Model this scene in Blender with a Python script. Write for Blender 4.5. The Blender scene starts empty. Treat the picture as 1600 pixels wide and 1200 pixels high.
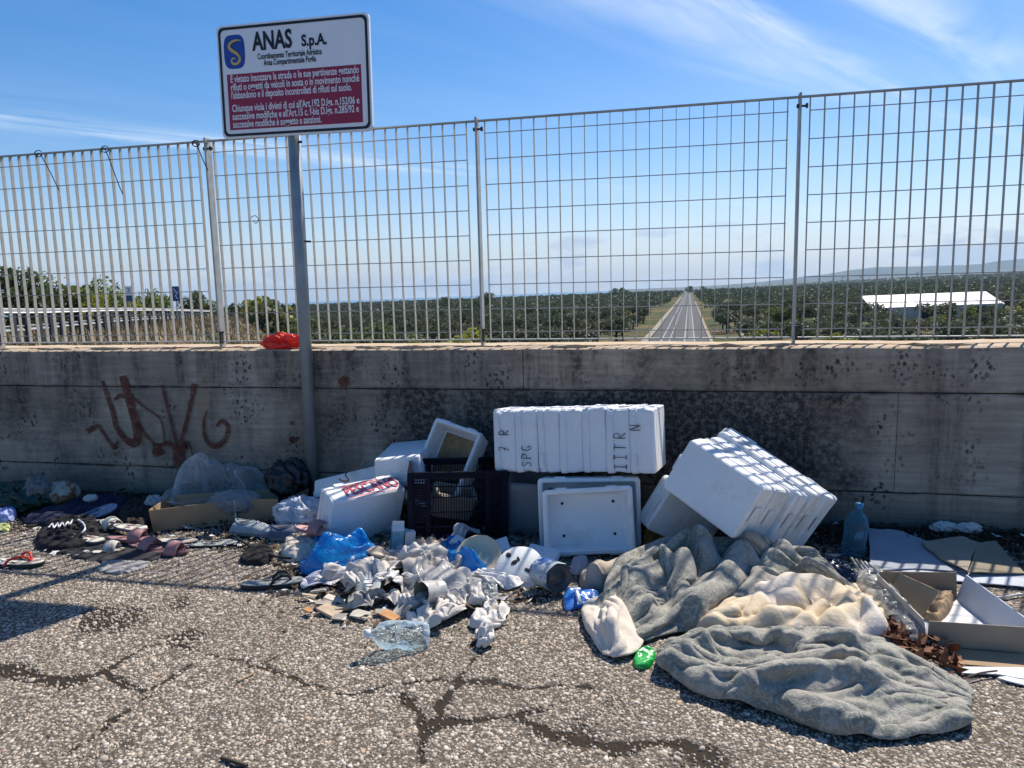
import bpy, bmesh, math, random
import numpy as np
from mathutils import Matrix, Vector, Euler

random.seed(7); rng = np.random.default_rng(7)
sc = bpy.context.scene
COL = sc.collection
# ------------------------------------------------------------------ camera
YAW, PIT, ROL, FPX, CD, CH = 0.2234, 0.1367, -0.0245, 1151.5, 3.8678, 1.25
def basis(yaw, pit, rol):
    fw = Vector((-math.sin(yaw)*math.cos(pit), math.cos(yaw)*math.cos(pit), -math.sin(pit)))
    r = Vector((math.cos(yaw), math.sin(yaw), 0)); u = r.cross(fw)
    return (r*math.cos(rol)+u*math.sin(rol), u*math.cos(rol)-r*math.sin(rol), fw)
CR, CU, CF = basis(YAW, PIT, ROL)
CAM = Vector((0, -CD, CH))
cd = bpy.data.cameras.new('camera'); cam = bpy.data.objects.new('camera', cd); COL.objects.link(cam)
cam.matrix_world = Matrix((( CR.x, CU.x, -CF.x, CAM.x), (CR.y, CU.y, -CF.y, CAM.y), (CR.z, CU.z, -CF.z, CAM.z), (0, 0, 0, 1)))
cd.sensor_width = 36; cd.lens = 36*FPX/1600; cd.clip_start = 0.05; cd.clip_end = 90000
sc.camera = cam
# ------------------------------------------------------------------ sky, sun, exposure
SUNV = Vector((0.33, 0.68, 1.0)).normalized()          # towards the sun
EL = math.asin(SUNV.z); AZ = math.atan2(SUNV.x, SUNV.y)
w = bpy.data.worlds.new('World'); sc.world = w; w.use_nodes = True
nt = w.node_tree; nt.nodes.clear()
def N(nt, t, **k):
    n = nt.nodes.new(t)
    for a, b in k.items():
        if a.startswith('i_'): n.inputs[a[2:].replace('_', ' ')].default_value = b
        else: setattr(n, a, b)
    return n
def L(nt, a, b): nt.links.new(a, b)
def MATH(nt, op, a, b=None, c=None, clamp=False):
    n = nt.nodes.new('ShaderNodeMath'); n.operation = op; n.use_clamp = clamp
    for i, v in enumerate((a, b, c)):
        if v is None: continue
        if isinstance(v, (int, float)): n.inputs[i].default_value = v
        else: nt.links.new(v, n.inputs[i])
    return n.outputs[0]
def RAMP(nt, fac, stops, interp='LINEAR'):
    n = nt.nodes.new('ShaderNodeValToRGB'); n.color_ramp.interpolation = interp
    el = n.color_ramp.elements
    while len(el) < len(stops): el.new(0.5)
    for e, (p, c) in zip(el, stops):
        e.position = p; e.color = (c, c, c, 1) if isinstance(c, (int, float)) else (*c, 1)
    nt.links.new(fac, n.inputs[0]); return n.outputs[0]
def MIX(nt, fac, a, b, mode='MIX'):
    n = nt.nodes.new('ShaderNodeMix'); n.data_type = 'RGBA'; n.blend_type = mode
    for s, v in ((n.inputs[0], fac), (n.inputs[6], a), (n.inputs[7], b)):
        if isinstance(v, (int, float)): s.default_value = v
        elif isinstance(v, tuple): s.default_value = (*v, 1)
        else: nt.links.new(v, s)
    return n.outputs[2]
sky = N(nt, 'ShaderNodeTexSky', sky_type='NISHITA', sun_disc=False, sun_elevation=EL, sun_rotation=AZ, altitude=50, air_density=1.0, dust_density=0.6, ozone_density=2.2)
geo = N(nt, 'ShaderNodeTexCoord')
sep = N(nt, 'ShaderNodeSeparateXYZ'); L(nt, geo.outputs['Generated'], sep.inputs[0])
# high cirrus: streaks on a flat layer overhead
zc = MATH(nt, 'MAXIMUM', sep.outputs[2], 0.04)
px_ = MATH(nt, 'DIVIDE', sep.outputs[0], zc); py_ = MATH(nt, 'DIVIDE', sep.outputs[1], zc)
cmb = N(nt, 'ShaderNodeCombineXYZ'); L(nt, px_, cmb.inputs[0]); L(nt, py_, cmb.inputs[1])
mp = N(nt, 'ShaderNodeMapping'); mp.inputs['Rotation'].default_value = (0, 0, math.radians(-57)); L(nt, cmb.outputs[0], mp.inputs[0])
s2 = N(nt, 'ShaderNodeSeparateXYZ'); L(nt, mp.outputs[0], s2.inputs[0])
mp3 = N(nt, 'ShaderNodeMapping'); mp3.inputs['Scale'].default_value = (0.55, 2.6, 1); mp3.inputs['Location'].default_value = (0.4, 0.3, 0); L(nt, mp.outputs[0], mp3.inputs[0])
n1 = N(nt, 'ShaderNodeTexNoise', i_Scale=1.0, i_Detail=9.0, i_Roughness=0.6, i_Distortion=0.8); L(nt, mp3.outputs[0], n1.inputs[0])
n2 = N(nt, 'ShaderNodeTexNoise', i_Scale=0.55, i_Detail=4.0); L(nt, cmb.outputs[0], n2.inputs[0])
wv_ = MATH(nt, 'ADD', s2.outputs[1], MATH(nt, 'MULTIPLY', MATH(nt, 'SUBTRACT', n2.outputs[0], .5), .5))
def streak(y0, sg, amp): return MATH(nt, 'MULTIPLY', MATH(nt, 'POWER', 2.718, MATH(nt, 'MULTIPLY', MATH(nt, 'POWER', MATH(nt, 'DIVIDE', MATH(nt, 'SUBTRACT', wv_, y0), sg), 2.0), -1.0)), amp)
sm = MATH(nt, 'MAXIMUM', MATH(nt, 'MAXIMUM', streak(1.50, .09, 1.0), streak(1.66, .28, .5)), MATH(nt, 'MAXIMUM', streak(1.05, .16, .75), streak(5.2, .35, .55)))
far_ = RAMP(nt, MATH(nt, 'DIVIDE', s2.outputs[0], 10.0), ((0.36, 1.0), (0.50, 0.25)))
cir = MATH(nt, 'MULTIPLY', MATH(nt, 'MULTIPLY', RAMP(nt, n1.outputs[0], ((0.34, 0.0), (0.68, 1.0))), MATH(nt, 'ADD', sm, 0.04)), MATH(nt, 'MULTIPLY', far_, .85))
# low fair-weather cumulus banks near the horizon
mp2 = N(nt, 'ShaderNodeMapping'); mp2.inputs['Scale'].default_value = (1, 1, 2.9); mp2.inputs['Location'].default_value = (0.33, 0.1, 0.02)
L(nt, geo.outputs['Generated'], mp2.inputs[0])
n3 = N(nt, 'ShaderNodeTexNoise', i_Scale=7.5, i_Detail=7.0, i_Roughness=0.58); L(nt, mp2.outputs[0], n3.inputs[0])
band = RAMP(nt, sep.outputs[2], ((0.0, 1.0), (0.02, 1.0), (0.07, 0.85), (0.16, 0.0)))
cum = RAMP(nt, MATH(nt, 'MULTIPLY', n3.outputs[0], band), ((0.48, 0.0), (0.60, 0.7)))
cumshade = RAMP(nt, n3.outputs[0], ((0.51, (7.0, 7.9, 9.2)), (0.60, (4.2, 4.9, 6.4))))
hs = N(nt, 'ShaderNodeHueSaturation', i_Saturation=1.48, i_Value=1.08); L(nt, sky.outputs[0], hs.inputs['Color'])
hz = RAMP(nt, sep.outputs[2], ((0.0, 0.55), (0.06, 0.36), (0.16, 0.10), (0.4, 0.0)))
c0 = MIX(nt, hz, MIX(nt, 1.0, hs.outputs[0], (1.06, .98, 1.06), 'MULTIPLY'), (3.7, 5.5, 8.2))
c1 = MIX(nt, cir, c0, (9.0, 9.6, 10.2))
c2 = MIX(nt, cum, c1, cumshade)
bg = N(nt, 'ShaderNodeBackground'); bg.inputs['Strength'].default_value = 0.090
L(nt, c2, bg.inputs[0]); wo = N(nt, 'ShaderNodeOutputWorld'); L(nt, bg.outputs[0], wo.inputs[0])
sd = bpy.data.lights.new('sun', 'SUN'); sd.energy = 5.0; sd.angle = math.radians(0.53); sd.color = (1.0, 0.93, 0.82)
so = bpy.data.objects.new('sun', sd); COL.objects.link(so)
so.rotation_euler = SUNV.to_track_quat('Z', 'Y').to_euler(); so.location = (3, 6, 12)
sc.view_settings.view_transform = 'Standard'; sc.view_settings.look = 'None'; sc.view_settings.exposure = 0.40; sc.view_settings.gamma = 1.0
sc.view_settings.use_curve_mapping = False
sc.cycles.max_bounces = 8; sc.cycles.transparent_max_bounces = 24; sc.cycles.caustics_refractive = False; sc.cycles.caustics_reflective = False

# ------------------------------------------------------------------ helpers
def ray(px, py): return CF + CR*((px-800)/FPX) + CU*((600-py)/FPX)
def gnd(px, py, z=0.0):
    d = ray(px, py); return CAM + d*((z-CAM.z)/d.z)
def pl(px, py, y=0.0):
    d = ray(px, py); return CAM + d*((y-CAM.y)/d.y)
# numpy perlin noise
_perm = {}
def pn(x, y, seed=0):
    if seed not in _perm:
        r = np.random.default_rng(seed+11); p = r.permutation(256); _perm[seed] = (np.concatenate([p, p]), r.uniform(0, 2*np.pi, 256))
    p, an = _perm[seed]
    x = np.asarray(x, float); y = np.asarray(y, float)
    xi = np.floor(x).astype(int); yi = np.floor(y).astype(int); xf = x-xi; yf = y-yi
    u = xf**3*(xf*(xf*6-15)+10); v = yf**3*(yf*(yf*6-15)+10)
    def g(i, j):
        a = an[p[p[(xi+i) & 255]+((yi+j) & 255)]]; return np.cos(a)*(xf-i)+np.sin(a)*(yf-j)
    return ((g(0, 0)*(1-u)+g(1, 0)*u)*(1-v)+(g(0, 1)*(1-u)+g(1, 1)*u)*v)*1.5
def fbm(x, y, seed=0, o=4):
    r = 0; a = 1; s = 0
    for i in range(o): r = r+a*pn(x*2**i, y*2**i, seed+i); s += a; a *= .5
    return r/s
def ridge(x, y, seed=0): return 1-2*np.abs(pn(x, y, seed))

def mesh(name, V, F, mats=None, parent=None, smooth=False, mi=None):
    me = bpy.data.meshes.new(name)
    me.from_pydata([tuple(map(float, v)) for v in V], [], [tuple(int(i) for i in f) for f in F])
    if mats is not None:
        for m in (mats if isinstance(mats, (list, tuple)) else [mats]): me.materials.append(m)
    if mi is not None: me.polygons.foreach_set('material_index', mi)
    if smooth: me.polygons.foreach_set('use_smooth', [True]*len(me.polygons))
    me.update()
    o = bpy.data.objects.new(name, me); COL.objects.link(o)
    if parent is not None: o.parent = parent
    return o
def npmesh(name, V, F, mats, parent=None, smooth=False):
    """big meshes: F an (n,k) int array"""
    me = bpy.data.meshes.new(name); V = np.asarray(V, np.float32); F = np.asarray(F, np.int32); n, k = F.shape
    me.vertices.add(len(V)); me.vertices.foreach_set('co', V.ravel())
    me.loops.add(n*k); me.loops.foreach_set('vertex_index', F.ravel())
    me.polygons.add(n); me.polygons.foreach_set('loop_start', np.arange(0, n*k, k, dtype=np.int32))
    if smooth: me.polygons.foreach_set('use_smooth', np.ones(n, bool))
    for m in (mats if isinstance(mats, (list, tuple)) else [mats]): me.materials.append(m)
    me.update(calc_edges=True); me.validate()
    o = bpy.data.objects.new(name, me); COL.objects.link(o)
    if parent is not None: o.parent = parent
    return o
def tag(o, label=None, cat=None, group=None, kind=None):
    if label: o['label'] = label
    if cat: o['category'] = cat
    if group: o['group'] = group
    if kind: o['kind'] = kind
    return o
def thing(name, label, cat, loc=(0, 0, 0), eul=(0, 0, 0), group=None):
    o = bpy.data.objects.new(name, None); o.empty_display_size = .1; COL.objects.link(o); o.location = loc; o.rotation_euler = eul
    return tag(o, label, cat, group)
class MB:
    def __init__(s): s.v = []; s.f = []; s.m = []
    def add(s, V, F, m=0):
        b = len(s.v); s.v += [tuple(v) for v in V]; s.f += [tuple(i+b for i in f) for f in F]; s.m += [m]*len(F); return s
    def box(s, c, d, R=None, m=0):
        V = [Vector(((i & 1)-.5, ((i >> 1) & 1)-.5, ((i >> 2) & 1)-.5)) for i in range(8)]
        V = [Vector((v.x*d[0], v.y*d[1], v.z*d[2])) for v in V]
        if R is not None: V = [R @ v for v in V]
        return s.add([v+Vector(c) for v in V], [(0, 2, 3, 1), (4, 5, 7, 6), (0, 1, 5, 4), (2, 6, 7, 3), (0, 4, 6, 2), (1, 3, 7, 5)], m)
    def tube(s, P, r, n=8, m=0, cap=True):
        P = [Vector(p) for p in P]; rr = r if isinstance(r, (list, tuple)) else [r]*len(P); V = []; up = None
        for i, p in enumerate(P):
            t = (P[min(i+1, len(P)-1)]-P[max(i-1, 0)]).normalized()
            if up is None: up = Vector((0, 0, 1)) if abs(t.z) < .9 else Vector((1, 0, 0))
            a = t.cross(up).normalized(); b = a.cross(t).normalized(); up = b
            V += [p+(a*math.cos(2*math.pi*k/n)+b*math.sin(2*math.pi*k/n))*rr[i] for k in range(n)]
        F = [(i*n+k, i*n+(k+1) % n, (i+1)*n+(k+1) % n, (i+1)*n+k) for i in range(len(P)-1) for k in range(n)]
        if cap: F += [tuple(range(n))[::-1], tuple(range((len(P)-1)*n, len(P)*n))]
        return s.add(V, F, m)
    def lathe(s, prof, n=24, m=0, noise=None):
        V = []; 
        for i, (r, z) in enumerate(prof):
            for k in range(n):
                a = 2*math.pi*k/n; q = r*(1+(noise(i, k) if noise else 0)); V.append((q*math.cos(a), q*math.sin(a), z))
        F = [(i*n+k, i*n+(k+1) % n, (i+1)*n+(k+1) % n, (i+1)*n+k) for i in range(len(prof)-1) for k in range(n)]
        return s.add(V, F, m)
    def loops(s, LP, m=0, cap0=True, cap1=True):
        n = len(LP[0]); V = [v for l in LP for v in l]
        F = [(i*n+k, i*n+(k+1) % n, (i+1)*n+(k+1) % n, (i+1)*n+k) for i in range(len(LP)-1) for k in range(n)]
        if cap0: F.append(tuple(range(n))[::-1])
        if cap1: F.append(tuple(range((len(LP)-1)*n, len(LP)*n)))
        return s.add(V, F, m)
    def obj(s, name, mats, parent=None, smooth=False, bevel=0):
        o = mesh(name, s.v, s.f, mats, parent, smooth, s.m)
        if bevel:
            b = o.modifiers.new('bevel', 'BEVEL'); b.width = bevel; b.segments = 2; b.limit_method = 'ANGLE'
        return o
def place(o, loc, eul=(0, 0, 0)): o.location = loc; o.rotation_euler = eul; return o
def rrect(a, b, r, z, n=3, cx=0, cy=0):
    out = []
    for (sx, sy, a0) in ((1, 1, 0), (-1, 1, 90), (-1, -1, 180), (1, -1, 270)):
        for k in range(n):
            t = math.radians(a0+90*k/(n-1)); out.append((cx+sx*(a-r)+r*math.cos(t), cy+sy*(b-r)+r*math.sin(t), z))
    return out
def catmull(P, per=6, closed=False):
    P = [np.array(p, float) for p in P]; n = len(P); out = []
    for i in range(n if closed else n-1):
        if closed: a, b, c, d = P[(i-1) % n], P[i], P[(i+1) % n], P[(i+2) % n]
        else: a, b, c, d = P[max(i-1, 0)], P[i], P[i+1], P[min(i+2, n-1)]
        for k in range(per):
            t = k/per; out.append(.5*((2*b)+(c-a)*t+(2*a-5*b+4*c-d)*t*t+(3*b-a-3*c+d)*t**3))
    if not closed: out.append(P[-1])
    return np.array(out)
def ribbon(pts, wd, per=6, jag=0):
    """2D polyline -> strip of 2D verts, faces"""
    C = catmull([(*p, ww) for p, ww in zip(pts, wd)], per); V = []; F = []
    for i in range(len(C)):
        t = C[min(i+1, len(C)-1)][:2]-C[max(i-1, 0)][:2]; t = t/(np.linalg.norm(t)+1e-9); nn = np.array([-t[1], t[0]])
        h = C[i][2]/2*(1+jag*random.uniform(-1, 1)); V += [C[i][:2]+nn*h, C[i][:2]-nn*h]
    for i in range(len(C)-1): F.append((2*i, 2*i+1, 2*i+3, 2*i+2))
    return V, F
def text_mesh(s, size, bold=0.0, xs=1.0, align='LEFT'):
    cu = bpy.data.curves.new('t', 'FONT'); cu.body = s; cu.size = size; cu.offset = bold; cu.align_x = align; cu.resolution_u = 3
    o = bpy.data.objects.new('t', cu); COL.objects.link(o); dg = bpy.context.evaluated_depsgraph_get()
    me = bpy.data.meshes.new_from_object(o.evaluated_get(dg)); bpy.data.objects.remove(o); bpy.data.curves.remove(cu)
    for v in me.vertices: v.co.x *= xs
    return me
# ------------------------------------------------------------------ materials
def M(name, col, rough=.6, var=.15, vs=8.0, bump=0.0, bs=60.0, metal=0.0, col2=None, c2s=5.0, c2t=(.5, .6), spec=.4, trans=0.0, world=False, detail=4.0, sheen=0.0):
    m = bpy.data.materials.new(name); m.use_nodes = True; t = m.node_tree; b = t.nodes['Principled BSDF']
    if world: src = N(t, 'ShaderNodeNewGeometry').outputs['Position']
    else: src = N(t, 'ShaderNodeTexCoord').outputs['Object']
    n = N(t, 'ShaderNodeTexNoise', i_Scale=vs, i_Detail=detail); L(t, src, n.inputs[0])
    base = col
    if col2:
        k = N(t, 'ShaderNodeTexNoise', i_Scale=c2s, i_Detail=5.0, i_Roughness=.65); L(t, src, k.inputs[0])
        base = MIX(t, RAMP(t, k.outputs[0], ((c2t[0], 0.0), (c2t[1], 1.0))), col, col2)
    c = MIX(t, 1.0, base, RAMP(t, n.outputs[0], ((.3, 1-var), (.7, 1+var*.6))), 'MULTIPLY')
    L(t, c, b.inputs['Base Color']); b.inputs['Roughness'].default_value = rough; b.inputs['Metallic'].default_value = metal
    b.inputs['Specular IOR Level'].default_value = spec
    if trans: b.inputs['Transmission Weight'].default_value = trans
    if sheen: b.inputs['Sheen Weight'].default_value = sheen
    if bump:
        k = N(t, 'ShaderNodeTexNoise', i_Scale=bs, i_Detail=5.0); L(t, src, k.inputs[0])
        bp = N(t, 'ShaderNodeBump', i_Strength=bump, i_Distance=.01); L(t, k.outputs[0], bp.inputs['Height']); L(t, bp.outputs[0], b.inputs['Normal'])
    return m
def film(name, col, clear=.55, rough=.18, bump=.6, bs=40):
    """thin plastic film: part see-through, part gloss and haze"""
    m = bpy.data.materials.new(name); m.use_nodes = True; t = m.node_tree; b = t.nodes['Principled BSDF']; out = t.nodes['Material Output']
    b.inputs['Base Color'].default_value = (*col, 1); b.inputs['Roughness'].default_value = rough; b.inputs['Specular IOR Level'].default_value = .9
    src = N(t, 'ShaderNodeTexCoord').outputs['Object']; k = N(t, 'ShaderNodeTexNoise', i_Scale=bs, i_Detail=4.0, i_Distortion=1.0); L(t, src, k.inputs[0])
    bp = N(t, 'ShaderNodeBump', i_Strength=bump, i_Distance=.01); L(t, k.outputs[0], bp.inputs['Height']); L(t, bp.outputs[0], b.inputs['Normal'])
    tl = N(t, 'ShaderNodeBsdfTranslucent'); tl.inputs[0].default_value = (*col, 1)
    a = N(t, 'ShaderNodeMixShader'); a.inputs[0].default_value = .4; L(t, b.outputs[0], a.inputs[1]); L(t, tl.outputs[0], a.inputs[2])
    tr = N(t, 'ShaderNodeBsdfTransparent'); tr.inputs[0].default_value = (*[min(1, .4+.6*c/max(col)) for c in col], 1)
    lw = N(t, 'ShaderNodeLayerWeight', i_Blend=.35); L(t, bp.outputs[0], lw.inputs['Normal'])
    fac = MATH(t, 'MULTIPLY', MATH(t, 'SUBTRACT', 1.0, lw.outputs['Facing']), clear*1.25, clamp=True)
    x = N(t, 'ShaderNodeMixShader'); L(t, fac, x.inputs[0]); L(t, a.outputs[0], x.inputs[1]); L(t, tr.outputs[0], x.inputs[2])
    L(t, x.outputs[0], out.inputs[0]); return m
foam = M('foam_white', (.80, .81, .82), .75, .06, 5, .35, 260, col2=(.62, .58, .50), c2s=6.0, c2t=(.56, .80))
foam_dirty = M('foam_dirty', (.72, .73, .72), .8, .12, 6, .25, 220, col2=(.52, .48, .4), c2s=5.0, c2t=(.56, .7))
brown_stain = M('brown_stain', (.33, .20, .09), .6, .35, 14, .2, 40, col2=(.2, .11, .05), c2s=12)
black_pl = M('black_plastic', (.004, .006, .017), .5, .2, 10, spec=.12)
galv = M('galvanised', (.40, .40, .38), .55, .2, 14, .1, 90, metal=.35, col2=(.36, .33, .28), c2s=9, c2t=(.55, .7))
galv_bar = M('galvanised_bar', (.40, .385, .345), .6, .18, 20, metal=.15, col2=(.33, .27, .2), c2s=16, c2t=(.62, .75))
pole_m = M('painted_pole', (.29, .32, .33), .5, .18, 9, .1, 60, metal=.4)
dark_m = M('dark_iron', (.03, .03, .03), .6)
card = M('cardboard', (.36, .25, .145), .85, .14, 9, .12, 70)
card_in = M('cardboard_grey', (.30, .26, .20), .85, .12, 9, .1, 70)
card_w = M('cardboard_white', (.62, .64, .66), .7, .1, 6, .1, 50, col2=(.5, .47, .42), c2s=6, c2t=(.58, .72))
pure_w = M('sign_white', (.80, .80, .82), .35, .03, 5)
sign_b = M('sign_black', (.008, .009, .014), .4); sign_r = M('sign_red', (.30, .012, .055), .4, .05); sign_bl = M('sign_blue', (.01, .06, .33), .4, .05)
sign_g = M('sign_gold', (.62, .42, .12), .4, .1); ink = M('marker_ink', (.05, .05, .06), .7, .5, 60); red_ink = M('red_print', (.55, .03, .07), .5, .2, 50)
RAGDEF = [('paper_wad', 'crumpled beige paper wad in front of the black crate', 'paper', [(640, 870), (650, 848), (680, 842), (705, 850), (700, 868), (670, 878)], 'cloth_b', .4),
 ('rag', 'white crumpled rag at the back of the cloth heap', 'rag', [(598, 892), (610, 868), (650, 862), (692, 866), (697, 890), (655, 904), (620, 907)], 'cloth_w', .2),
 ('rag', 'long grey cloth trailing down the middle of the heap', 'rag', [(583, 880), (600, 870), (627, 872), (655, 895), (680, 925), (708, 955), (724, 980), (690, 976), (655, 954), (620, 930), (598, 908)], 'cloth_g', -.75),
 ('rag', 'lilac-white cloth bundle left in the heap below the blue bag', 'rag', [(493, 928), (503, 900), (530, 884), (562, 882), (575, 905), (562, 930), (520, 937)], 'cloth_l', .9),
 ('plastic_bag', 'crumpled white plastic bag in the middle of the heap', 'bag', [(638, 917), (648, 885), (680, 870), (714, 886), (720, 905), (702, 927), (665, 935)], 'poly_w', 1.1),
 ('rag', 'small blue-grey rag between tile chips in the heap', 'rag', [(554, 927), (564, 904), (592, 902), (607, 922), (596, 938), (570, 938)], 'cloth_bg', .3),
 ('rag', 'curved grey folded cloth at the front of the heap', 'rag', [(553, 954), (568, 934), (602, 930), (616, 942), (602, 960), (575, 966)], 'cloth_g', -.4),
 ('rag', 'off-white folded cloth at the lowest point of the heap', 'rag', [(660, 977), (670, 948), (700, 940), (727, 955), (734, 976), (700, 987), (675, 986)], 'cloth_w', .1),
 ('plastic_bag', 'clear crumpled plastic bag right of the tin can', 'bag', [(713, 950), (720, 928), (750, 916), (780, 928), (784, 942), (760, 952), (735, 955)], 'poly_m', .5),
 ('cotton_wad', 'white fluffy cotton wad right of the heap', 'wadding', [(740, 914), (753, 895), (780, 894), (794, 908), (787, 924), (760, 926)], 'cotton', .9),
 ('paper_scrap', 'torn white paper strewn right of the heap front', 'paper', [(726, 976), (740, 958), (775, 954), (804, 966), (800, 978), (765, 982)], 'paper_w', .1),
 ('paper_scrap', 'lone white scrap of paper on the asphalt before the heap', 'paper', [(738, 1012), (747, 996), (765, 993), (778, 1000), (771, 1012), (755, 1016)], 'paper_w', .4),
 ('rag', 'cream cloth shred beside the blue bag', 'rag', [(573, 892), (583, 870), (606, 866), (614, 885), (602, 904), (582, 906)], 'cloth_b', 1.0),
 ('rag', 'pale pink cloth edge behind the white plastic bag', 'rag', [(670, 870), (680, 846), (697, 844), (706, 872), (690, 886)], 'cloth_p', 1.2),
 ('rag', 'rumpled white cloth between the lilac bundle and the long grey cloth', 'rag', [(540, 905), (560, 880), (590, 876), (610, 895), (600, 920), (570, 925), (548, 920)], 'cloth_w', .7),
 ('paper_wad', 'grey paper wad just below the long grey cloth', 'paper', [(616, 967), (630, 950), (660, 952), (670, 968), (645, 978)], 'paper_w', .8)]
def grow(poly, k):
    cx = sum(p[0] for p in poly)/len(poly); cy = sum(p[1] for p in poly)/len(poly); return [(cx+(p[0]-cx)*k, cy+(p[1]-cy)*k) for p in poly]
SCR = random.Random(77)
for (cx, cy, w_, mt_, lab) in ((528, 905, 20, 'paper_w', 'small white tissue on the left shoulder of the heap'), (548, 938, 18, 'cloth_w', 'small white wad above the buff card strips'), (578, 915, 20, 'poly_w', 'white film scrap left of the long grey cloth'), (610, 892, 22, 'cloth_g', 'grey scrap below the drinks carton'), (630, 930, 24, 'paper_w', 'white tissue in the hollow of the long grey cloth'),
        (618, 948, 18, 'cloth_w', 'small white wad right of the curved grey cloth'), (648, 882, 20, 'paper_w', 'white tissue in front of the beige paper wad'), (668, 905, 18, 'cloth_g', 'grey wad under the white plastic bag'), (700, 890, 18, 'poly_w', 'white film scrap beside the small blue bag'), (716, 918, 18, 'paper_w', 'white tissue between tin can and cotton wad'),
        (705, 950, 20, 'paper_w', 'white tissue just right of the tin can mouth'), (745, 948, 16, 'cloth_w', 'small white wad at the right foot of the heap'), (590, 945, 16, 'paper_w', 'tiny white tissue at the heap front by the orange card'), (655, 962, 16, 'cloth_g', 'small grey scrap at the heap front, right of the bottle')):
    RAGDEF.append(('paper_tissue', lab, 'paper', [(cx+w_*math.cos(a)*SCR.uniform(.7, 1.2), cy+.62*w_*math.sin(a)*SCR.uniform(.7, 1.2)) for a in (0, .9, 1.9, 2.9, 4.1, 5.2)], mt_, SCR.uniform(-1.5, 1.5)))
RAGS = [('rag%d' % i, grow(d[3], 1.12 if i == 3 else 1.36), d[5], 22 if i < 16 else 14, 22 if i < 16 else 14, 1.18, 1.35, .03, 2.0+(i % 3)*.6, 'heap', .4, 400+5*i, .004, .0, False) for i, d in enumerate(RAGDEF)]
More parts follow.
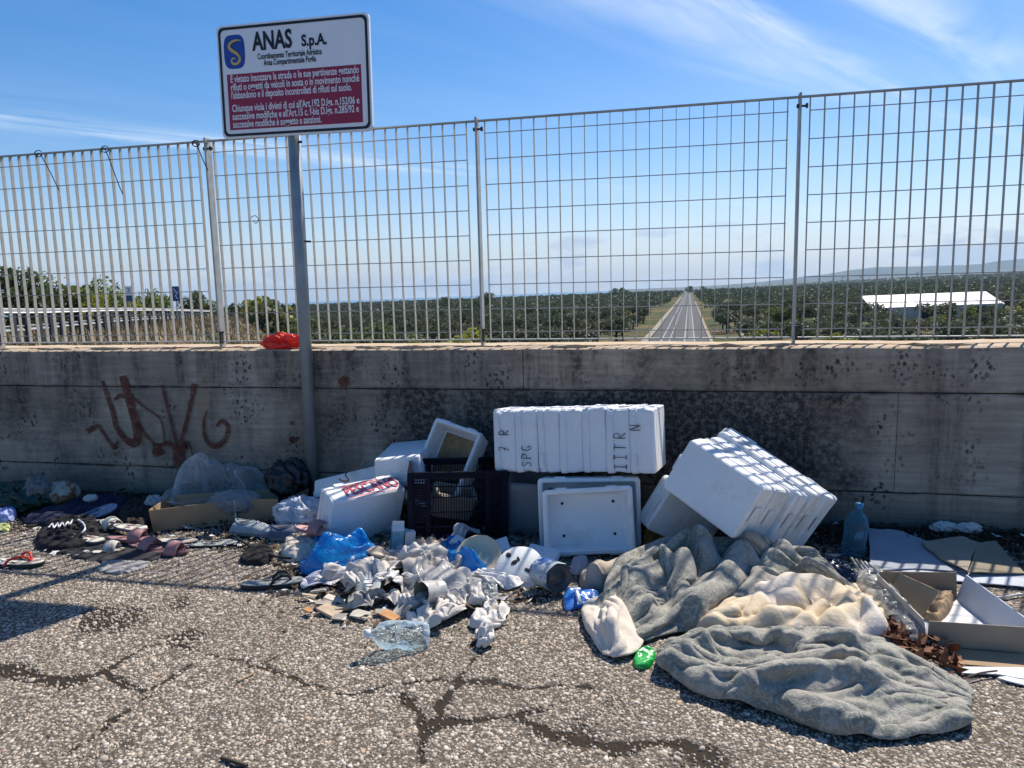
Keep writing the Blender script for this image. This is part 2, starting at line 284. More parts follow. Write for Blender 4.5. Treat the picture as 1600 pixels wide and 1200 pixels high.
# ------------------------------------------------------------------ cloth draping (run once, while the scene is still empty)
def seg_dist(X, Y, P):
    D = np.full(X.shape, 9.0)
    for a, b in zip(P[:-1], P[1:]):
        d = np.array([b[0]-a[0], b[1]-a[1]]); l2 = d@d+1e-12
        t = np.clip(((X-a[0])*d[0]+(Y-a[1])*d[1])/l2, 0, 1)
        D = np.minimum(D, np.hypot(X-a[0]-t*d[0], Y-a[1]-t*d[1]))
    return D
def drape(specs, frames=24):
    """each spec: outline on the ground, fold direction, fullness; returns settled grid points"""
    jobs = []; tmp = []
    def link(o, c): c.objects.link(o); tmp.append(o)
    for (key, poly, ang, nu, nv, su, sv, amp, waves, folds, bend, seed, thick, hem, pin) in specs:
        if folds == 'heap': folds = HEAPF
        pts_ = [(*tuple(gnd(p[0], p[1], p[2] if len(p) > 2 else 0))[:2], p[2] if len(p) > 2 else 0) for p in poly]; P3 = catmull(pts_, 8, True) if pin else np.array([np.array(a)*(1-k/6)+np.array(b)*k/6 for a, b in zip(pts_, pts_[1:]+pts_[:1]) for k in range(6)]); P = P3[:, :2]; c = P.mean(0)
        ca, sa = math.cos(ang), math.sin(ang); Q = np.stack([(P-c)@np.array([ca, sa]), (P-c)@np.array([-sa, ca])], -1); Qc = np.vstack([Q, Q[:1]])
        u0, u1 = Q[:, 0].min(), Q[:, 0].max(); us = np.linspace(u0+.01*(u1-u0), u1-.01*(u1-u0), nu); G = np.zeros((nu, nv, 2))
        for i, u in enumerate(us):
            vs = [a[1]+(u-a[0])/(b[0]-a[0])*(b[1]-a[1]) for a, b in zip(Qc[:-1], Qc[1:]) if (a[0]-u)*(b[0]-u) <= 0 and a[0] != b[0]]
            G[i, :, 0] = u; G[i, :, 1] = np.linspace(min(vs), max(vs), nv)
        X = c[0]+G[..., 0]*ca-G[..., 1]*sa; Y = c[1]+G[..., 0]*sa+G[..., 1]*ca; vv = np.linspace(0, 1, nv)[None]+0*X; uu = np.linspace(0, 1, nu)[:, None]+0*X
        env = np.clip(np.minimum.reduce([uu, 1-uu, vv, 1-vv])*7, 0, 1)
        wg = 1/((X[..., None]-P3[:, 0])**2+(Y[..., None]-P3[:, 1])**2+1e-4)**2; zb = (wg*P3[:, 2]).sum(-1)/wg.sum(-1)+hem*np.clip(pn(X*9, Y*9, seed+9)+.1, 0, 1)
        Z = .010+zb+env*amp*(1+np.sin(vv*waves*2*np.pi+2.5*fbm(uu*2, vv*2, seed, 2))*.6+.7*fbm(uu*3.3, vv*3.3, seed+4, 2))
        def relief(X, Y):
            H = np.zeros_like(X)
            for (pts, r, h) in folds:
                G_ = [tuple(g) for g in catmull([tuple(gnd(p[0], p[1], h*.6))[:2] for p in pts], 4)]; H = np.maximum(H, h*np.exp(-(seg_dist(X, Y, G_)/r)**2))
            return H
        if folds: Z = Z+relief(X, Y)*(env if pin else 1)
        idx = np.arange(nu*nv).reshape(nu, nv); F = np.stack([idx[:-1, :-1], idx[1:, :-1], idx[1:, 1:], idx[:-1, 1:]], -1).reshape(-1, 4)
        me = bpy.data.meshes.new('drape'); me.from_pydata(np.stack([X, Y, Z], -1).reshape(-1, 3).tolist(), [], F.tolist()); o = bpy.data.objects.new('drape', me); link(o, COL)
        o.shape_key_add(name='Basis'); k = o.shape_key_add(name='rest'); k.data.foreach_set('co', np.stack([G[..., 0]*su, G[..., 1]*sv, 0*X], -1).astype(np.float32).ravel()); k.value = 0
        vg = o.vertex_groups.new(name='pin')
        if pin: vg.add(sorted({int(i) for i in np.concatenate([idx[0], idx[-1], idx[:, 0], idx[:, -1]])}), 1.0, 'ADD')
        cc = bpy.data.collections.new('drape_floor')
        fl = [([(-4, -4, 0), (3, -4, 0), (3, 1, 0), (-4, 1, 0)], [(0, 1, 2, 3)])]
        if folds:
            xs = np.linspace(X.min()-.06, X.max()+.06, 64); ys = np.linspace(Y.min()-.06, Y.max()+.06, 64); A, B2 = np.meshgrid(xs, ys, indexing='ij'); ii = np.arange(64*64).reshape(64, 64)
            fl.append((np.stack([A, B2, relief(A, B2)-.006], -1).reshape(-1, 3).tolist(), np.stack([ii[:-1, :-1], ii[1:, :-1], ii[1:, 1:], ii[:-1, 1:]], -1).reshape(-1, 4).tolist()))
        for V_, F_ in fl:
            m_ = bpy.data.meshes.new('drape'); m_.from_pydata(V_, [], F_); q = bpy.data.objects.new('drape', m_); link(q, COL); cc.objects.link(q); q.modifiers.new('c', 'COLLISION'); q.collision.thickness_outer = .004; q.collision.cloth_friction = 15
        m = o.modifiers.new('cloth', 'CLOTH'); s = m.settings; s.vertex_group_mass = 'pin' if pin else ''; s.rest_shape_key = k; s.quality = 5; s.mass = .35; s.tension_stiffness = 15; s.compression_stiffness = 15; s.shear_stiffness = 5; s.bending_stiffness = bend
        s.air_damping = 2; s.tension_damping = 8; s.compression_damping = 8; s.bending_damping = 1
        cs = m.collision_settings; cs.use_collision = True; cs.collection = cc; cs.distance_min = .006; cs.collision_quality = 2; cs.use_self_collision = True; cs.self_distance_min = thick; cs.self_friction = 5; cs.friction = 12
        m.point_cache.frame_start = 1; m.point_cache.frame_end = frames; jobs.append((key, nu, nv, o, cc))
    for f in range(1, frames+1): sc.frame_set(f)
    dg = bpy.context.evaluated_depsgraph_get(); out = {}
    for key, nu, nv, o, cc in jobs:
        ev = o.evaluated_get(dg); co = np.zeros(nu*nv*3, np.float32); ev.data.vertices.foreach_get('co', co); out[key] = co.reshape(nu, nv, 3).astype(float)
    for o in tmp: bpy.data.objects.remove(o)
    for j in jobs: bpy.data.collections.remove(j[4])
    sc.frame_set(1); return out
def hill(px, py, z, rx, ry, h): p = gnd(px, py, z); return (p.x, p.y, rx, ry, h)
UPPER = [(930, 980), (950, 1010), (985, 1015), (1030, 1000), (1080, 990), (1110, 985), (1160, 972), (1210, 955), (1260, 945), (1310, 942), (1350, 935), (1330, 915, .03), (1290, 898, .06), (1262, 880, .09), (1215, 862, .10), (1150, 852, .12), (1090, 842, .13), (1040, 845, .13), (990, 864, .11), (962, 890, .08), (945, 930, .05), (925, 955, .02)]
LOWER = [(1030, 1022), (1042, 1052), (1075, 1078), (1110, 1092), (1140, 1108), (1180, 1112), (1225, 1122), (1270, 1140), (1320, 1155), (1380, 1162), (1440, 1157), (1495, 1142), (1522, 1108), (1518, 1085), (1490, 1062), (1450, 1042), (1415, 1024), (1392, 1008, .02), (1350, 1000, .04), (1280, 992, .06), (1200, 985, .07), (1130, 985, .06), (1070, 998, .03)]
LINING = [(1085, 990), (1130, 1005), (1200, 1010), (1290, 1018), (1350, 1015), (1392, 1000), (1395, 965), (1375, 935), (1330, 915), (1280, 912), (1210, 922), (1150, 942), (1110, 965)]
CORNER = [(912, 958), (920, 990), (935, 1020), (955, 1034), (985, 1032), (1005, 1008), (990, 970, .03), (988, 935, .04), (955, 930, .04), (925, 940, .03)]
CLEARB = [(254, 786, .1), (300, 782, .1), (370, 774, .1), (428, 770, .1), (434, 758, .1), (400, 750, .1), (330, 752, .1), (268, 764, .1)]
BLUEB = [(468, 885), (475, 900), (505, 905), (540, 898), (565, 885), (592, 872), (588, 860), (560, 858), (515, 852), (480, 860)]
BLUEC = [(686, 855), (692, 838), (708, 840), (716, 864), (742, 878), (778, 888), (772, 898), (735, 896), (698, 888), (688, 872)]
UF = [([(972, 890), (1000, 866), (1050, 852), (1110, 852), (1165, 860)], .060, .12), ([(985, 925), (1010, 892), (1055, 874), (1095, 878), (1112, 898)], .038, .13), ([(1195, 868), (1165, 888), (1135, 915), (1095, 945), (1050, 968), (1000, 988)], .045, .13),
      ([(1240, 874), (1205, 900), (1170, 930), (1120, 962)], .040, .10), ([(1195, 868), (1235, 868), (1265, 884), (1274, 900)], .030, .12), ([(1285, 908), (1262, 918), (1225, 932), (1190, 948)], .035, .07), ([(985, 945), (1010, 960)], .05, .09), ([(1040, 902), (1062, 912), (1080, 908)], .02, .12), ([(940, 990), (960, 1003), (1000, 1006)], .03, .06)]
LF = [([(1050, 1032), (1080, 1018), (1130, 1006), (1190, 1004), (1240, 1012)], .040, .08), ([(1070, 1060), (1105, 1062), (1140, 1070)], .035, .065), ([(1165, 1082), (1182, 1098), (1212, 1102)], .036, .10), ([(1170, 1072), (1215, 1060), (1270, 1062), (1330, 1068), (1368, 1076)], .028, .10), ([(1255, 1022), (1300, 1014), (1345, 1020), (1390, 1032)], .036, .07),
      ([(1240, 1100), (1290, 1112), (1330, 1126), (1362, 1142)], .036, .07), ([(1375, 1150), (1430, 1146), (1486, 1132), (1508, 1106)], .028, .05), ([(1385, 1052), (1430, 1060), (1470, 1080)], .03, .035), ([(1310, 1042), (1345, 1047), (1390, 1064)], .026, .055), ([(1340, 1098), (1400, 1104), (1445, 1112)], .03, .035)]
CF_ = [([(1108, 984), (1130, 970), (1165, 957), (1210, 950), (1250, 954)], .034, .085), ([(1195, 938), (1235, 934), (1290, 927), (1318, 940), (1325, 960)], .030, .09), ([(1180, 988), (1215, 974), (1250, 974)], .030, .075), ([(1288, 988), (1315, 970), (1350, 964), (1368, 980), (1352, 998), (1312, 1004)], .028, .085), ([(1255, 992), (1270, 972), (1288, 960)], .022, .07)]
HEAPF = [([(560, 915), (600, 900), (660, 895), (700, 905)], .10, .075), ([(520, 915), (545, 905)], .05, .05), ([(590, 950), (640, 945), (690, 960)], .06, .03), ([(650, 872), (690, 868)], .05, .05), ([(745, 935), (770, 915)], .05, .03)]
DR = drape([
 ('upper', UPPER, math.radians(38), 50, 54, 1.3, 1.6, .03, 5.0, UF, .9, 3, .008, .0, True),
 ('lower', LOWER, math.radians(-24), 62, 46, 1.3, 1.6, .03, 5.0, LF, .9, 5, .008, .03, True),
 ('lining', LINING, math.radians(5), 40, 28, 1.2, 1.5, .04, 2.0, CF_, 2, 8, .009, .02, True),
 ('corner', CORNER, math.radians(60), 18, 18, 1.12, 1.15, .05, .8, [([(935, 965), (950, 985), (968, 1002)], .06, .035)], 3, 9, .009, .012, True),
 ('clear_bag', CLEARB, math.radians(8), 42, 32, 1.9, 2.3, .05, 3.5, [([(290, 752), (335, 742)], .07, .26), ([(335, 742), (400, 752)], .06, .2)], .8, 21, .004, .0, True),
 ('blue_bag', BLUEB, math.radians(20), 30, 26, 1.7, 2.0, .06, 2.5, [([(500, 872), (525, 860)], .07, .13), ([(545, 860), (575, 858)], .04, .07)], .8, 23, .004, .0, True),
 ('blue_bag_small', BLUEC, math.radians(-30), 28, 16, 1.35, 1.6, .03, 2.0, [([(700, 852), (708, 868), (745, 884)], .03, .06)], .8, 25, .004, .0, True),
] + RAGS)
DR_C = {r_[0]: tuple(np.array([tuple(gnd(*p))[:2] for p in r_[1]]).mean(0)) for r_ in RAGS}
# ================================================================== SETTING
# ---- asphalt deck with exposed chippings, cracks and soil
cracks = [
 ([(0, 1048), (22, 1061), (49, 1065), (82, 1072), (112, 1069), (135, 1059), (161, 1050), (187, 1033), (225, 1012), (262, 1003), (289, 990)], .016),
 ([(-40, 1030), (20, 1050), (60, 1058), (100, 1068), (130, 1062)], .034),
 ([(262, 1005), (300, 1014), (330, 1022), (375, 1033), (424, 1046), (469, 1065), (506, 1078), (544, 1086), (577, 1080), (605, 1070), (660, 1062), (716, 1060), (728, 1046), (737, 1034), (750, 1016)], .012),
 ([(405, 1040), (432, 1024)], .008),
 ([(300, 1036), (262, 1061), (225, 1091), (195, 1110), (157, 1144), (105, 1177)], .010),
 ([(161, 1052), (199, 1072), (232, 1080), (262, 1062)], .020),
 ([(640, 1066), (690, 1062), (740, 1066), (770, 1064)], .022),
 ([(716, 1062), (700, 1085), (690, 1100), (676, 1134), (659, 1152), (657, 1188)], .020),
 ([(625, 1085), (650, 1110), (664, 1140)], .022),
 ([(664, 1136), (700, 1128), (740, 1126), (806, 1118), (840, 1112), (859, 1104)], .022),
 ([(806, 1122), (850, 1140), (900, 1156), (960, 1166), (1040, 1160), (1110, 1172)], .034),
 ([(790, 1072), (830, 1076), (860, 1072), (915, 1072)], .018),
 ([(742, 1010), (770, 970), (800, 945)], .02),
 ([(430, 880), (480, 900), (560, 930), (800, 940), (850, 930)], .05),
]
CR_G = [([tuple(gnd(*p)[:2]) for p in c], wd) for c, wd in cracks]
def dirt_at(X, Y):
    jx = X+.011*pn(X*22, Y*22, 3)+.007*pn(X*70, Y*70, 13); jy = Y+.011*pn(X*22+9, Y*22, 4)+.007*pn(X*70, Y*70+5, 14)
    dm = np.zeros_like(X)
    for P, wd in CR_G:
        wv = wd*.74*(.45+1.2*np.clip(pn(X*7, Y*7, 5)+.35, 0, 2))
        dm = np.maximum(dm, np.clip(1.5-seg_dist(jx, jy, P)/wv, 0, 1))
    lit = np.clip((Y+.52+.26*np.clip((-1.3-X)*1.5, 0, 1)+.34*fbm(X*1.9, Y*1.9, 8, 5))*5, 0, 1)*1.15                # soil washed against the wall foot
    pile = np.clip(1.15-np.hypot((X+.95)/.72, (Y+.85)/.34)+.5*pn(X*6, Y*6, 12), 0, 1)*.85
    pat = np.clip(fbm(X*2.2, Y*2.2, 21)*2.4-.5, 0, .6)
    return np.clip(np.maximum.reduce([dm, lit, pile, pat]), 0, 1.15)
gx = np.concatenate([np.linspace(-16, -3.9, 24)[:-1], np.arange(-3.9, 2.7, .013), np.linspace(2.7, 14, 24)])
gy = np.concatenate([np.linspace(-16, -2.7, 24)[:-1], np.arange(-2.7, -.001, .013), [0.0, .1]])
GX, GY = np.meshgrid(gx, gy); GD = dirt_at(GX, GY)
GZ = -.0035*np.clip(GD*1.6, 0, 1)+.0016*fbm(GX*9, GY*9, 30)+.0012*pn(GX*60, GY*60, 33)
nx, ny = len(gx), len(gy); idx = np.arange(nx*ny).reshape(ny, nx)
GF = np.stack([idx[:-1, :-1], idx[:-1, 1:], idx[1:, 1:], idx[1:, :-1]], -1).reshape(-1, 4)
am = bpy.data.materials.new('asphalt_chippings'); am.use_nodes = True; t = am.node_tree; b = t.nodes['Principled BSDF']
pos = N(t, 'ShaderNodeNewGeometry').outputs['Position']
v1 = N(t, 'ShaderNodeTexVoronoi', i_Scale=95.0); L(t, pos, v1.inputs[0])
v2 = N(t, 'ShaderNodeTexVoronoi', i_Scale=210.0); L(t, pos, v2.inputs[0])
rgb = N(t, 'ShaderNodeSeparateColor'); L(t, v1.outputs['Color'], rgb.inputs[0])
rgb2 = N(t, 'ShaderNodeSeparateColor'); L(t, v2.outputs['Color'], rgb2.inputs[0])
st = RAMP(t, rgb.outputs[0], ((0, (.10, .083, .066)), (.35, (.22, .185, .15)), (.6, (.36, .31, .255)), (1, (.52, .46, .39))))
gap = RAMP(t, v1.outputs['Distance'], ((.25, 1.0), (.55, .12)))
stone = MIX(t, gap, (.085, .07, .055), st)
fine = RAMP(t, rgb2.outputs[0], ((0, .6), (1, 1.25)))
stone = MIX(t, 1.0, stone, fine, 'MULTIPLY')
at = N(t, 'ShaderNodeAttribute', attribute_name='dirt')
nz = N(t, 'ShaderNodeTexNoise', i_Scale=120.0, i_Detail=4.0); L(t, pos, nz.inputs[0])
soil = MIX(t, nz.outputs[0], (.012, .009, .006), (.045, .032, .02))
fac = RAMP(t, MATH(t, 'ADD', at.outputs['Fac'], MATH(t, 'MULTIPLY', MATH(t, 'SUBTRACT', nz.outputs[0], .5), .7)), ((.3, 0.0), (.55, 1.0)))
L(t, MIX(t, fac, stone, soil), b.inputs['Base Color']); b.inputs['Roughness'].default_value = .9; b.inputs['Specular IOR Level'].default_value = .25
bp = N(t, 'ShaderNodeBump', i_Strength=.8, i_Distance=.004); L(t, MATH(t, 'SUBTRACT', nz.outputs[0], v1.outputs['Distance']), bp.inputs['Height']); L(t, bp.outputs[0], b.inputs['Normal'])
ground = npmesh('road_surface', np.stack([GX, GY, GZ], -1).reshape(-1, 3), GF, am, smooth=True)
a_ = ground.data.attributes.new('dirt', 'FLOAT', 'POINT'); a_.data.foreach_set('value', GD.ravel().astype(np.float32))
tag(ground, 'worn asphalt with exposed pale chippings and dark cracks', None, kind='structure')

# ---- the loose and half-sunk chippings themselves
def stones():
    n = 172000
    y = rng.uniform(-2.62, -.03, n); x = rng.uniform(-4.0, 2.6, n)
    P = np.stack([x, y, 0*x], -1)-np.array(CAM); z = P@np.array(CF); u = 800+FPX*(P@np.array(CR))/z; v = 600-FPX*(P@np.array(CU))/z
    d = dirt_at(x, y); keep = (u > -220) & (u < 1900) & (v < 1330) & (rng.uniform(0, 1, n) > d*.84-.03)
    x, y, d = x[keep], y[keep], d[keep]; n = len(x)
    R = np.clip(rng.lognormal(math.log(.0046), .38, n), .0022, .0125)
    asp = rng.uniform(.55, 1, n); an = rng.uniform(0, 2*np.pi, n); hh = R*rng.uniform(.12, .34, n)
    K = 6; th = np.arange(K)*2*np.pi/K
    jr = 1+.22*rng.uniform(-1, 1, (n, K))
    V = np.zeros((n, 2*K, 3)); 
    for ring, (s, zz) in enumerate(((1.0, -.002), (.72, 1.0))):
        lx = R[:, None]*jr*s*np.cos(th); ly = R[:, None]*asp[:, None]*jr*s*np.sin(th)
        V[:, ring*K:(ring+1)*K, 0] = x[:, None]+lx*np.cos(an)[:, None]-ly*np.sin(an)[:, None]
        V[:, ring*K:(ring+1)*K, 1] = y[:, None]+lx*np.sin(an)[:, None]+ly*np.cos(an)[:, None]
        V[:, ring*K:(ring+1)*K, 2] = -.003 if ring == 0 else hh[:, None]*(1+.3*rng.uniform(-1, 1, (n, K)))
    side = np.array([(k, (k+1) % K, K+(k+1) % K, K+k) for k in range(K)]); top = np.array([(K, K+1, K+2, K+3), (K, K+3, K+4, K+5)])
    F = (np.concatenate([side, top])[None]+(np.arange(n)*2*K)[:, None, None]).reshape(-1, 4)
    m = bpy.data.materials.new('chippings'); m.use_nodes = True; t = m.node_tree; b = t.nodes['Principled BSDF']
    at = N(t, 'ShaderNodeAttribute', attribute_name='tone'); b.inputs['Roughness'].default_value = .85; b.inputs['Specular IOR Level'].default_value = .3
    pos = N(t, 'ShaderNodeNewGeometry').outputs['Position']; nz = N(t, 'ShaderNodeTexNoise', i_Scale=260.0, i_Detail=3.0); L(t, pos, nz.inputs[0])
    nb = N(t, 'ShaderNodeTexNoise', i_Scale=2.3, i_Detail=3.0); L(t, pos, nb.inputs[0])
    c = RAMP(t, at.outputs['Fac'], ((0, (.08, .062, .046)), (.2, (.20, .16, .122)), (.45, (.36, .30, .235)), (.7, (.50, .43, .35)), (.86, (.66, .59, .50)), (.93, (.50, .34, .23)), (1, (.74, .69, .62))))
    c = MIX(t, 1.0, c, RAMP(t, nz.outputs[0], ((.3, .75), (.7, 1.12))), 'MULTIPLY'); c = MIX(t, 1.0, c, RAMP(t, nb.outputs[0], ((.3, .82), (.7, 1.1))), 'MULTIPLY')
    L(t, c, b.inputs['Base Color'])
    o = npmesh('chipping_gravel', V.reshape(-1, 3), F, m)
    tone = np.clip(rng.beta(2.3, 1.9, n)*(1-.2*d), 0, 1)
    a = o.data.attributes.new('tone', 'FLOAT', 'POINT'); a.data.foreach_set('value', np.repeat(tone, 2*K).astype(np.float32))
    tag(o, 'pale limestone chippings set in the worn asphalt', 'gravel', kind='stuff')
stones()

# ---- concrete parapet wall
WH, WT = .897, .40
cm = bpy.data.materials.new('stained_concrete'); cm.use_nodes = True; t = cm.node_tree; b = t.nodes['Principled BSDF']
pos = N(t, 'ShaderNodeNewGeometry').outputs['Position']; sp = N(t, 'ShaderNodeSeparateXYZ'); L(t, pos, sp.inputs[0]); nrm = N(t, 'ShaderNodeSeparateXYZ')
gn = N(t, 'ShaderNodeNewGeometry'); L(t, gn.outputs['True Normal'], nrm.inputs[0])
def nse(scale, det=5.0, vec=None, rough=.6, dist=0.0):
    n = N(t, 'ShaderNodeTexNoise', i_Scale=scale, i_Detail=det, i_Roughness=rough, i_Distortion=dist); L(t, vec or pos, n.inputs[0]); return n.outputs[0]
def stretch(sx, sz):
    m = N(t, 'ShaderNodeMapping'); m.inputs['Scale'].default_value = (sx, 1, sz); L(t, pos, m.inputs[0]); return m.outputs[0]
base = MIX(t, RAMP(t, nse(2.2, 6), ((.35, 0.0), (.65, 1.0))), (.31, .25, .19), (.49, .41, .32))
base = MIX(t, RAMP(t, nse(1.0, 4, stretch(3.0, 42.0)), ((.4, 0.0), (.62, .45))), base, (.19, .165, .135))          # board marks of the shuttering
base = MIX(t, RAMP(t, nse(1.0, 4, stretch(3.4, .25)), ((.62, 0.0), (.72, .5))), base, (.34, .235, .13))            # rust-coloured runs
# lichen bloom: dense below the upper joint in the middle of the wall, spotty elsewhere
zone = RAMP(t, MATH(t, 'ADD', MATH(t, 'MULTIPLY', sp.outputs[0], .12), .5), ((.0, .5), (.2, .35), (.30, .62), (.38, .82), (.50, 1.0), (.58, .9), (.62, .3), (.8, .12)))
low = RAMP(t, sp.outputs[2], ((.15, .75), (.5, 1.0), (.66, .95), (.69, .5), (.9, .45)))
cover = MATH(t, 'MULTIPLY', zone, low)
big = RAMP(t, MATH(t, 'ADD', MATH(t, 'MULTIPLY', cover, .55), MATH(t, 'MULTIPLY', nse(3.2, 7, stretch(1.2, .8)), .75)), ((.52, 0.0), (.80, .96)))
speck = nse(34, 5, None, .75)
big = MATH(t, 'MULTIPLY', big, RAMP(t, speck, ((.36, .4), (.55, 1.0))))
vv = N(t, 'ShaderNodeTexVoronoi', i_Scale=38.0, i_Randomness=1.0); vm = N(t, 'ShaderNodeMapping'); vm.inputs['Scale'].default_value = (1, 1, .75)
dn = N(t, 'ShaderNodeTexNoise', i_Scale=40.0, i_Detail=2.0); L(t, pos, dn.inputs[0])
va = N(t, 'ShaderNodeVectorMath', operation='SCALE'); va.inputs[3].default_value = .03; L(t, dn.outputs['Color'], va.inputs[0])
vb = N(t, 'ShaderNodeVectorMath', operation='ADD'); L(t, pos, vb.inputs[0]); L(t, va.outputs[0], vb.inputs[1]); L(t, vb.outputs[0], vm.inputs[0]); L(t, vm.outputs[0], vv.inputs[0])
spots = MATH(t, 'MULTIPLY', RAMP(t, vv.outputs['Distance'], ((.26, 1.0), (.46, 0.0))), RAMP(t, nse(3.4, 4), ((.50, 0.0), (.62, .9))))
drip = MATH(t, 'MULTIPLY', RAMP(t, nse(1.0, 6, stretch(5.0, .5), .7), ((.46, 0.0), (.60, 1.0))), RAMP(t, MATH(t, 'ADD', sp.outputs[2], MATH(t, 'MULTIPLY', nse(2.0, 3, stretch(3.0, .1)), .5)), ((.78, 0.0), (1.1, .85))))
run = MATH(t, 'MULTIPLY', MATH(t, 'MAXIMUM', drip, RAMP(t, nse(1.0, 6, stretch(7.0, .35), .7), ((.49, 0.0), (.68, .8)))), RAMP(t, nse(18, 5, None, .8), ((.38, .35), (.6, 1.0))))
seam = MATH(t, 'MAXIMUM', RAMP(t, MATH(t, 'ABSOLUTE', MATH(t, 'SUBTRACT', sp.outputs[2], .672)), ((.003, 1.0), (.022, 0.0))), RAMP(t, MATH(t, 'ABSOLUTE', MATH(t, 'SUBTRACT', sp.outputs[2], .17)), ((.003, 1.0), (.016, 0.0))))
seam = MATH(t, 'MULTIPLY', seam, RAMP(t, nse(9, 5, stretch(.5, 1.0), .75), ((.42, 0.0), (.62, .9))))
dark = MATH(t, 'MAXIMUM', MATH(t, 'MAXIMUM', MATH(t, 'MAXIMUM', big, spots), run), seam)
c = MIX(t, dark, base, (.028, .027, .026))
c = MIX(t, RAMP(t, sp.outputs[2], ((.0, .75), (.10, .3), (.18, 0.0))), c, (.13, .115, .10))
topm = RAMP(t, nrm.outputs[2], ((.3, 0.0), (.7, 1.0)))
topc = MIX(t, RAMP(t, nse(9, 6), ((.35, 0.0), (.65, 1.0))), (.46, .33, .21), (.52, .44, .34))
c = MIX(t, MATH(t, 'MULTIPLY', topm, RAMP(t, sp.outputs[2], ((.86, 0.0), (.88, 1.0)))), c, topc)
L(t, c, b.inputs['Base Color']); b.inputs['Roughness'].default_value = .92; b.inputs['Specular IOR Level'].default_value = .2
bp = N(t, 'ShaderNodeBump', i_Strength=.55, i_Distance=.012)
L(t, MATH(t, 'ADD', nse(45, 6), MATH(t, 'MULTIPLY', nse(1.0, 3, stretch(2.0, 40.0)), .8)), bp.inputs['Height']); L(t, bp.outputs[0], b.inputs['Normal'])
wall = thing('parapet_wall', 'long weathered concrete parapet wall with lichen stains and a red tag', 'wall', (0, WT/2, 0))
def lift(x0, x1, z0, z1, y0, seed, top=False):
    nxs = int((x1-x0)/.05)+1; nzs = max(3, int((z1-z0)/.05)); xs = np.linspace(x0, x1, nxs)
    prof = [(y0+.004, z0)]+[(y0, z0+.006+(z1-z0-.012)*k/nzs) for k in range(nzs+1)]+[(y0+.004 if not top else y0+.012, z1)]
    if top: prof += [(y0+WT*.35, z1+.001), (y0+WT*.7, z1+.002)]
    prof += [(WT, z1), (WT, z0)]
    V = []
    for i, x in enumerate(xs):
        for k, (yy, zz) in enumerate(prof):
            q = .003*float(pn(x*1.3, zz*3+seed, 40)) if yy < .1 else 0
            zq = .004*float(fbm(x*7, yy*9, 41, 3))+.004*float(pn(x*2.1, 5, 44)) if (top and zz > z1-.01) else 0
            if not (top and zz > z1-.01) and yy < .1 and (k <= 1 or k >= nzs+1): zq = .0035*float(fbm(x*5, zz*9+seed, 48, 4)); q += .006*max(0, float(pn(x*14, zz*7+seed, 49))-.25)
            if top and k == nzs+2: q += .006*float(fbm(x*16, 3, 46, 3))
            V.append((x, yy+q-WT/2, zz+zq))
    n = len(prof); F = [(i*n+k, (i+1)*n+k, (i+1)*n+(k+1) % n, i*n+(k+1) % n) for i in range(nxs-1) for k in range(n)]
    F += [tuple(range(n)), tuple(range((nxs-1)*n, nxs*n))[::-1]]
    return mesh('concrete_lift', V, F, cm, wall)
CX = pl(1400, 700)[0]; MX = pl(818, 612)[0]
lift(-9, 7, -.9, .167, .004, 1); lift(-9, CX-.0015, .1725, .6695, 0, 2); lift(CX+.0015, 7, .1725, .6695, .002, 3); lift(-9, MX-.002, .675, WH, -.001, 4, True); lift(MX+.002, 7, .6755, WH, .002, 5, True)
mesh('joint_filler', [(-9, -.19, -.8), (7, -.19, -.8), (7, -.19, .86), (-9, -.19, .86)], [(0, 1, 2, 3)], M('joint_dark', (.02, .02, .02), .9), wall)
# graffiti, flat sprayed paint on the face
gm = M('red_spray_paint', (.125, .028, .016), .7, .35, 18, col2=(.15, .06, .045), c2s=14, c2t=(.52, .68))
t = gm.node_tree; an_ = N(t, 'ShaderNodeTexNoise', i_Scale=34.0, i_Detail=6.0, i_Roughness=.75); L(t, N(t, 'ShaderNodeNewGeometry').outputs['Position'], an_.inputs[0]); L(t, RAMP(t, an_.outputs[0], ((.36, .25), (.56, .92))), t.nodes['Principled BSDF'].inputs['Alpha'])
G = [([(137, 675), (153, 665), (161, 673), (172, 690), (181, 698), (185, 689)], [9, 6, 5, 5, 8, 3]),
     ([(161, 595), (170, 620), (178, 645), (184, 668), (198, 686), (209, 692), (216, 686), (214, 665), (208, 640), (202, 618), (193, 587)], [5, 7, 8, 8, 9, 12, 12, 13, 13, 13, 12]),
     ([(180, 625), (189, 618), (196, 620)], [4, 6, 5]), ([(207, 620), (231, 639), (250, 652), (256, 668), (258, 690)], [4, 3, 3, 2.5, 2]),
     ([(216, 662), (230, 680), (244, 696)], [6, 5, 4]), ([(246, 692), (248, 705), (250, 712)], [10, 17, 16]), ([(248, 698), (262, 692), (274, 698), (280, 712), (282, 728)], [5, 6, 8, 18, 19]),
     ([(282, 712), (292, 694), (296, 700)], [8, 10, 4]), ([(255, 601), (262, 632), (271, 667), (278, 695)], [6, 4, 4, 4]), ([(306, 599), (299, 632), (291, 667), (282, 700)], [9, 6, 6, 7]),
     ([(296, 690), (303, 712)], [3, 2]), ([(326, 640), (320, 660), (323, 685), (337, 697), (353, 686), (358, 667), (348, 657), (340, 666)], [3, 4, 5, 7, 7, 6, 5, 4]),
     ([(455, 690), (458, 686), (462, 690)], [5, 9, 6]), ([(534, 590), (540, 597), (545, 602)], [9, 12, 8]), ([(454, 661), (461, 660)], [5, 5])]
mb = MB()
